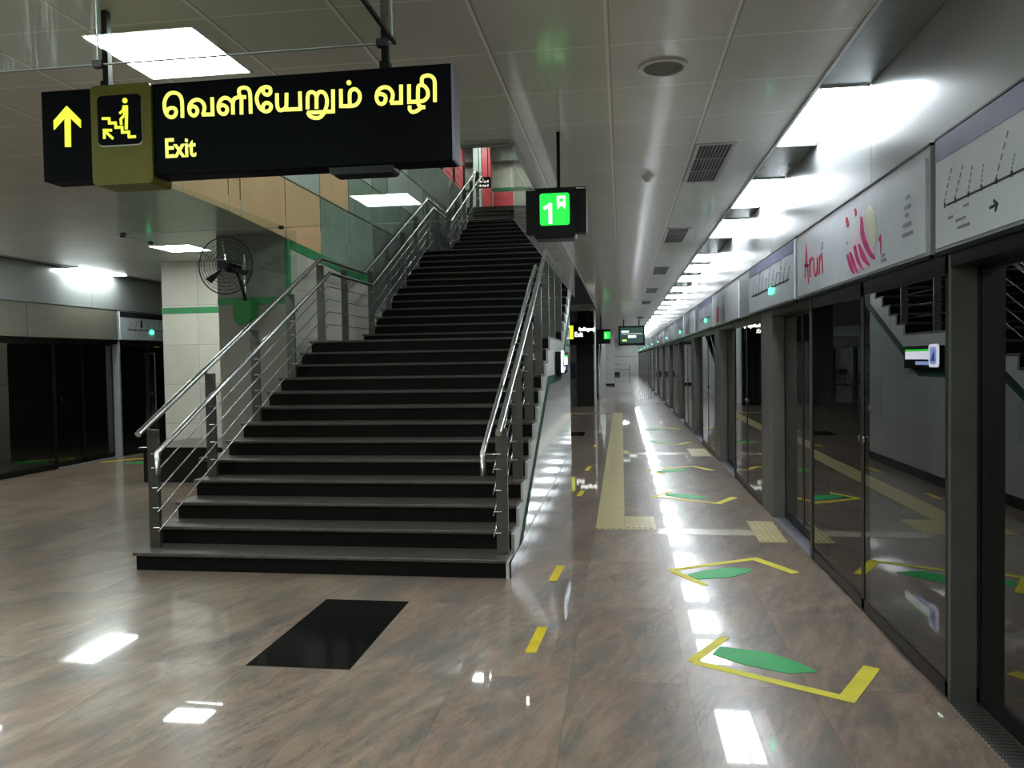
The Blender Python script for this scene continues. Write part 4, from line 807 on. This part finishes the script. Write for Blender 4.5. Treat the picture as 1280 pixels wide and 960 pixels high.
# ------------------------------------------------------------------ header panels above the doors
PR = lambda a, b_, d: (XR-0.03-d, a, b_)
def header(side, y0, y1, kind, label, lit=None):
    s, X = (1, XR) if side == 'right' else (-1, XL)
    nm = {'map': 'line_map_panel', 'ad': 'advertisement_panel', 'blank': 'header_panel', 'olive': 'header_panel'}[kind]
    h = thing(nm, (X, (y0+y1)/2, ZB), label, {'map': 'map panel', 'ad': 'advertisement'}.get(kind, 'panel'))
    def bx(u0, u1, a, b_, z0, z1, name, mat, par=h, bev=0):
        p, q = sorted((X+s*u0, X+s*u1)); return B(p, q, a, b_, z0, z1).build(name, mat, par, bevel=bev)
    bx(-0.02, 0.14, y0+0.008, y1-0.008, ZB+0.02, ZT, 'casing', M['olive'] if kind == 'olive' else M['header'], h, 0.003)
    bx(-0.022, 0.0, y0, y1, ZB, ZB+0.02, 'bottom_trim', M['blackmetal'])
    bx(-0.024, -0.0, y0, y1, ZT, ZT+0.01, 'top_trim', M['blackmetal'])
    if kind in ('map', 'ad'):
        pn = bx(-0.03, -0.02, y0+0.035, y1-0.035, ZB+0.035, ZT-(0.012 if kind == 'map' else 0.055), 'printed_face', M['print'])
        return h, pn, bx
    return h, None, bx
def mapprint(h, pn, bx, y0, y1, led=False, side='right'):
    w = y1-y0
    s, X = (1, XR) if side == 'right' else (-1, XL)
    P_ = lambda a, b_, d: (X-s*(0.030+d), a, b_)
    bx(-0.032, -0.03, y0+0.035, y1-0.035, 2.543, ZT-0.012, 'title_band', M['lavender' if side == 'right' else 'ink'], pn)
    mb = MB().ribbon([(y0+0.25, 2.325), (y1-0.2, 2.325)], 0.012, P_, 0.002)
    n = 11
    for i in range(n):
        yy = y0+0.3+(w-0.6)*i/(n-1); mb.ribbon([(yy, 2.312), (yy, 2.345)], 0.012, P_, 0.002)
    mb.build('route_line', M['ink'], pn)
    for i in range(n):
        mb = MB()
        yy = y0+0.3+(w-0.6)*i/(n-1); L = 0.11+0.05*((i*7) % 3)
        for j in range(4):
            a = j/4; mb.ribbon([(yy-0.09*a*s, 2.345+L*a), (yy-0.09*(a+0.17)*s, 2.345+L*(a+0.17))], 0.008, P_, 0.002)
        mb.build('station_lettering', M['greyink'], pn)
    if led: bx(-0.05, -0.03, y0+w*0.42, y0+w*0.42+0.09, 2.26, 2.32, 'door_indicator', M['led'])
# nearest map (with its arrow)
h, pn, bx = header('right', 1.45, 4.0, 'map', 'line map panel at the upper right edge, with black route line and arrow')
bx(-0.032, -0.03, 1.5, 3.965, 2.543, ZT-0.012, 'title_band', M['lavender'], pn)
mb = MB().ribbon([(3.84, 2.323), (1.7, 2.323)], 0.010, PR, 0.002)
for m_ in MT: mb.ribbon([(m_[0][0]-0.01, 2.315), (m_[0][0]-0.01, 2.338)], 0.012, PR, 0.002)
mb.build('route_line', M['ink'], pn)
for m_ in MT:
    mb = MB()
    for j in range(5):
        a, c_ = j/5, j/5+0.13; L = lambda t: (m_[0][0]+(m_[1][0]-m_[0][0])*t, m_[0][1]+(m_[1][1]-m_[0][1])*t)
        mb.ribbon([L(a), L(c_)], 0.007, PR, 0.002)
    mb.build('station_lettering', M['greyink'], pn)
mb = MB()
for (yy, zz, w) in ((3.82, 2.26, 0.05), (3.74, 2.235, 0.10), (3.72, 2.20, 0.12), (3.66, 2.285, 0.05)): mb.ribbon([(yy, zz), (yy-w, zz)], 0.012, PR, 0.002)
mb.build('small_lettering', M['greyink'], pn)
mb = MB()
for m_ in MA: mb.ribbon(m_, 0.013, PR, 0.002)
mb.build('arrow', M['ink'], pn)
# ice cream advertisement
h, pn, bx = header('right', 4.06, 6.94, 'ad', 'white advertisement panel with red script lettering and a pink swirl over the right doors')
mb = MB()
AR[0] = [(6.63, 2.27), (6.60, 2.42), (6.575, 2.53), (6.555, 2.42), (6.505, 2.22)]
AR[1] = [(6.645, 2.375), (6.50, 2.36)]
for m_ in AR: mb.ribbon(m_, 0.026, PR, 0.002)
mb.build('red_lettering', M['red'], pn)
mb = MB()
for m_ in SW:
    cy_ = sum(p[0] for p in m_)/len(m_); mb.poly([(cy_+(p[0]-cy_)*1.25, p[1]) for p in m_], PR, 0.0025)
mb.build('pink_swirl', M['pink'], pn)
MB().poly(SWG[0], PR, 0.002).build('lime_swirl', M['lime'], pn)
mb = MB()
mb.poly([(5.42,2.20),(5.0,2.17),(4.86,2.25),(4.80,2.36),(4.86,2.48),(5.08,2.53),(5.20,2.46),(5.34,2.36)], PR, 0.0012)
mb.build('pale_swirl', M['palepink'], pn)
for m_ in SWP: MB().poly(m_, PR, 0.002).build('red_mark', M['red'], pn)
mb = MB()
for (yy, zz, w) in ((4.36, 2.46, 0.06), (4.38, 2.41, 0.09), (4.37, 2.37, 0.04), (4.40, 2.32, 0.12), (4.41, 2.27, 0.15), (6.10, 2.47, 0.05), (6.12, 2.44, 0.07), (6.10, 2.40, 0.03), (4.74, 2.21, 0.05), (4.75, 2.18, 0.09), (5.44, 2.38, 0.02), (5.45, 2.30, 0.03)):
    mb.ribbon([(yy, zz), (yy-w, zz)], 0.018, PR, 0.002)
mb.build('small_lettering', M['greyink'], pn)
h, pn, bx = header('right', 7.0, 9.45, 'map', 'second line map panel along the right doors, beside the ice cream advertisement, with green indicator')
mapprint(h, pn, bx, 7.0, 9.45, True)
header('right', 9.45, 10.25, 'blank', 'plain silver header panel between the second line map and the portrait advertisement')
def portrait(y0, y1, label, i):
    h, pn, bx = header('right', y0, y1, 'ad', label)
    m_ = MB()
    yy = y0+0.55*(y1-y0)
    m_.poly([(yy-0.25, 2.16), (yy+0.2, 2.16), (yy+0.16, 2.36), (yy+0.05, 2.42), (yy+0.06, 2.52), (yy-0.07, 2.54), (yy-0.1, 2.42), (yy-0.2, 2.36)], PR, 0.002)
    m_.build('dark_figure', M['greyink'], pn)
    MB().poly([(yy+0.5, 2.18), (yy+0.8, 2.18), (yy+0.75, 2.42), (yy+0.55, 2.42)], PR, 0.002).build('crimson_block', M['red'], pn)
seq = 10.25; n = 0
while seq < 70:
    portrait(seq, seq+2.85, f'advertisement panel with dark figure above the right doors, {ORD[n]} past the ice cream one', n); seq += 2.9
    h, pn, bx = header('right', seq, seq+2.4, 'map', f'line map panel above the right doors, {ORD[n+2]} from the camera'); mapprint(h, pn, bx, seq, seq+2.4, True); seq += 2.4
    header('right', seq, seq+0.8, 'blank', f'plain silver header panel above the right doors, {ORD[n+1]} from the camera'); seq += 0.8; n += 1
header('right', -3.0, 1.43, 'blank', 'plain silver header panel above the right doors beside the photographer')
lefts = [(-1.0, 7.4), (7.4, 10.9), (10.9, 13.05)]
for i, (a, b_) in enumerate(lefts): header('left', a, b_, 'olive', f'plain olive grey header panel over the left doors, {ORD[2-i]} from the left line map')
h, pn, bx = header('left', 13.1, 15.5, 'map', 'line map panel over the left doors, beside the cream tiled column'); mapprint(h, pn, bx, 13.1, 15.5, False, 'left')
bx(-0.05, -0.03, 14.05, 14.14, 2.26, 2.33, 'door_indicator', M['led'])
bx(-0.034, -0.03, 13.75, 13.80, 2.37, 2.50, 'ink_mark', M['ink'], pn)
seq = 15.5; n = 0
while seq < 71:
    header('left', seq, seq+5.6, 'olive', f'plain olive grey header panel over the left doors, {ORD[n]} past the left line map'); seq += 5.6; n += 1

# ------------------------------------------------------------------ far end of the platform
fc = thing('black_column', (-1.22, 27.4, 0), 'square black column standing under the far exit sign', 'column')
B(-1.5, -0.95, 27.0, 27.9, 0, HC-0.002).build('shaft', M['black'], fc)
B(-0.95, -0.90, 27.0, 27.9, 0, HC-0.002).build('white_side_panel', M['endwall'], fc)
lf = thing('lift_shaft', (-2.6, 28.0, 0), 'grey steel lift front left of the black column', 'lift')
B(-3.9, -1.52, 27.1, 29.0, 0, HC-0.002).build('casing', M['psd'], lf)
B(-3.2, -2.4, 27.08, 27.1, 0, 2.1).build('door', M['steel'], lf)
B(-1.74, -1.58, 27.07, 27.1, 0.95, 1.5).build('call_panel', M['ink'], lf)
fs = thing('exit_sign', (-1.35, 26.0, 2.1), 'far black hanging exit sign with white lettering and yellow end panel', 'sign')
B(-2.3, -0.90, 26.0, 26.12, 2.12, 2.86).build('housing', M['navy'], fs, bevel=0.004)
B(-1.74, -1.58, 25.98, 26.0, 2.3, 2.75).build('yellow_panel', M['signyellow'], fs)
PF = lambda a, b_, d: (-1.24+a*0.42, 25.995-d, 2.62+(b_-0.10)*0.9)
mb = MB()
for s_ in TAMIL: mb.ribbon(s_, 0.03, PF)
mb.build('tamil_lettering', M['signwhite'], fs)
textmesh('Exit', 0.22, lambda a, b_, d: (-1.54+a, 25.995-d, 2.38+b_), 0.004, 0.004, 0.8).build('exit_lettering', M['signwhite'], fs)
for x in (-2.0, -1.1): B(x-0.015, x+0.015, 26.04, 26.08, 2.86, HC).build('hanger_rod', M['blackmetal'], fs)
fp = thing('platform_sign', (-0.68, 30.0, 2.2), 'far black hanging sign with a glowing green square, beyond the far exit sign', 'sign')
B(-1.05, -0.42, 30.0, 30.12, 2.2, 2.75).build('housing', M['blackmetal'], fp)
B(-0.66, -0.43, 29.99, 30.0, 2.38, 2.66).build('green_panel', M['signgreen'], fp)
P3 = lambda a, b_, d: (a, 29.988-d, b_)
MB().ribbon([(-0.585, 2.42), (-0.585, 2.6)], 0.035, P3).build('numeral', M['glyph'], fp)
B(-0.80, -0.77, 30.04, 30.08, 2.75, HC).build('hanger_rod', M['blackmetal'], fp)
tv = thing('information_screen', (0.42, 34.0, 2.15), 'hanging information screen with white text on dark teal, far down the platform', 'screen')
B(-0.13, 0.99, 34.0, 34.15, 2.18, 3.02).build('housing', M['blackmetal'], tv, bevel=0.01)
B(-0.06, 0.92, 33.99, 34.0, 2.28, 2.95).build('display', M['screen'], tv)
P4 = lambda a, b_, d: (a, 33.988-d, b_)
mb = MB()
for (a, z, w, t_) in ((0.0, 2.78, 0.32, 0.06), (0.28, 2.56, 0.34, 0.10), (0.0, 2.68, 0.88, 0.012)): mb.ribbon([(a, z), (a+w, z)], t_, P4)
mb.build('screen_text', M['screenwhite'], tv)
MB().ribbon([(0.04, 2.40), (0.22, 2.40)], 0.06, P4).build('lime_text', M['screenlime'], tv)
for x in (0.1, 0.75): B(x-0.02, x+0.02, 34.05, 34.1, 3.02, HC).build('hanger_rod', M['blackmetal'], tv)
st2 = thing('staircase', (-2.4, 33.6, 0), 'distant second staircase beyond the black column', 'staircase')
pf = []
for k in range(1, 22):
    if k == 1: pf.append((33.6, 0))
    else: pf.append((33.6+(k-1)*TR, (k-1)*RI))
    pf.append((33.6+(k-1)*TR, k*RI))
pf += [(33.6+21*TR, 21*RI), (33.6+21*TR, 0)]
MB().prism(pf, 0, -3.9, -0.98).build('flight', M['riser'], st2)
B(-0.98, -0.94, 33.65, 46.0, 0, 0.9).build('side_wall', M['stringer'], st2)
MB().prism([(33.65, 0.9), (40.0, 3.1), (46, 3.1), (46, 0.9)], 0, -0.98, -0.94).build('side_panel', M['stringer'], st2)
r2 = thing('stair_railing', (-1.0, 33.7, 0), 'steel railing of the distant second staircase', 'railing')
MB().tube([(-1.02, 33.7, 1.15), (-1.02, 37.9, 3.16)], 0.03, 8).build('top_rail', M['steel'], r2)
for yy in (33.75, 34.7, 35.6): B(-1.06, -0.985, yy-0.02, yy+0.02, (int((yy-33.6)/TR)+1)*RI+0.001, (yy-33.6)/TR*RI+1.1).build('post', M['poststeel'], r2)
wc = thing('white_column', (-0.7, 48, 0), 'slim white column beyond the distant second staircase', 'column')
B(-1.1, -0.45, 47.6, 48.4, 0, HC-0.002).build('shaft', M['endwall'], wc)
B(-1.105, -0.445, 47.595, 48.405, 0, 0.12).build('plinth', M['black'], wc)
# end wall door, dark skirting and barrier
struct(B(-2.0, -0.2, YE-0.03, YE, 0, 0.28).build('baseboard_end', M['gap']))
ed = struct(B(0.4, 1.4, YE-0.05, YE, 0, 2.1).build('door_1', M['endwall']))
B(-2.2, 1.45, YE-0.06, YE, 1.75, 1.85).build('lintel_strip', M['greyclad'], ed)
ba = thing('barrier', (0.0, 75.6, 0), 'low steel barrier before the far end wall', 'barrier')
MB().tube([(-0.9, 75.6, 0), (-0.9, 75.6, 1.05), (0.75, 75.6, 1.05), (0.75, 75.6, 0)], 0.03, 6).build('frame', M['poststeel'], ba)
MB().tube([(-0.9, 75.6, 0.55), (0.75, 75.6, 0.55)], 0.02, 6).build('cross_rail', M['poststeel'], ba)

# ------------------------------------------------------------------ upper concourse details
nb = thing('notice_board', (-4.1, 27.8, 5.78), 'red notice board at the head of the stairs', 'notice board')
B(-4.45, -3.75, 27.7, 27.74, 7.05, 7.62).build('red_face', M['redpanel'], nb)
for x in (-4.4, -3.8): B(x-0.02, x+0.02, 27.74, 27.77, 5.78, 7.6).build('leg', M['poststeel'], nb)
for x0, x1, m_, lab in ((-5.08, -4.79, 'greyclad', 'grey column at the head of the stairs, left of the red pillar'), (-4.77, -4.48, 'redpanel', 'red pillar at the head of the stairs'), (-6.3, -5.45, 'redpanel', 'wide red pillar behind the upper railing, seen over the grey cladding')):
    q = thing('concourse_pillar', ((x0+x1)/2, 27.4, 5.78), lab, 'pillar')
    B(x0, x1, 27.2, 27.6, 5.78, 9.28).build('shaft', M[m_], q); B(x0-0.02, x1+0.02, 27.18, 27.62, 5.78, 5.9).build('plinth', M['psd'], q)
us = thing('hanging_sign', (-4.35, 25.0, 7.2), 'small dark sign with white lettering at the head of the stairs', 'sign')
B(-4.62, -4.1, 25.0, 25.08, 7.2, 7.54).build('housing', M['psddark'], us)
PU = lambda a, b_, d: (-4.38+a*0.22, 24.99-d, 7.40+(b_-0.1)*0.5)
PU2 = lambda a, b_, d: (-4.38+a*0.22, 24.99-d, 7.27+(b_-0.1)*0.5)
mb = MB()
for s_ in TAMIL[::2]: mb.ribbon(s_, 0.02, PU).ribbon(s_, 0.02, PU2)
mb.build('lettering', M['signwhite'], us)
for x in (-4.5, -4.2): B(x-0.012, x+0.012, 25.03, 25.05, 7.54, 9.3).build('hanger_rod', M['blackmetal'], us)
ur = thing('concourse_railing', (-4.2, 18.0, 6.1), 'steel railing along the upper edge of the grey cladding', 'railing')
for z in (6.3, 6.5, 6.7, 6.95): MB().tube([(-4.2, 14.0, z), (-4.2, 21.2, z)], 0.012 if z < 6.9 else 0.025, 8).build('rail', M['steel'], ur)
for yy in (14.2, 15.6, 17.0, 18.4, 19.8, 21.1): B(-4.23, -4.17, yy-0.02, yy+0.02, 6.1, 6.95).build('post', M['poststeel'], ur)

# ------------------------------------------------------------------ camera, world, view
cam = bpy.data.cameras.new('camera'); co_ = bpy.data.objects.new('camera', cam); COL.objects.link(co_)
yaw, pit, rol, FPX = 0.1399, -0.0310, -0.0162, 977.36
cy, sy, cp, sp_ = math.cos(yaw), math.sin(yaw), math.cos(pit), math.sin(pit)
fw = Vector((-sy*cp, cy*cp, sp_)); rt = Vector((cy, sy, 0)); up = rt.cross(fw)
r2_ = rt*math.cos(rol) + up*math.sin(rol); u2_ = up*math.cos(rol) - rt*math.sin(rol)
mw = Matrix((r2_, u2_, -fw)).transposed().to_4x4(); mw.translation = Vector((0, 0, 1.65)); co_.matrix_world = mw
cam.sensor_width = 36; cam.lens = 36*FPX/1280; cam.clip_start = 0.02; cam.clip_end = 300
SC.camera = co_
w = bpy.data.worlds.new('World'); SC.world = w; w.use_nodes = True
w.node_tree.nodes['Background'].inputs[0].default_value = (0.02, 0.022, 0.022, 1); w.node_tree.nodes['Background'].inputs[1].default_value = 0.3
SC.view_settings.view_transform = 'Standard'; SC.view_settings.look = 'None'; SC.view_settings.gamma = 1; SC.view_settings.exposure = 0.68
SC.view_settings.use_curve_mapping = False
try:
    SC.cycles.use_denoising = True; SC.cycles.max_bounces = 10; SC.cycles.transparent_max_bounces = 16; SC.cycles.glossy_bounces = 5; SC.cycles.diffuse_bounces = 5
    SC.cycles.sample_clamp_indirect = 6.0; SC.cycles.caustics_refractive = False
except Exception: pass
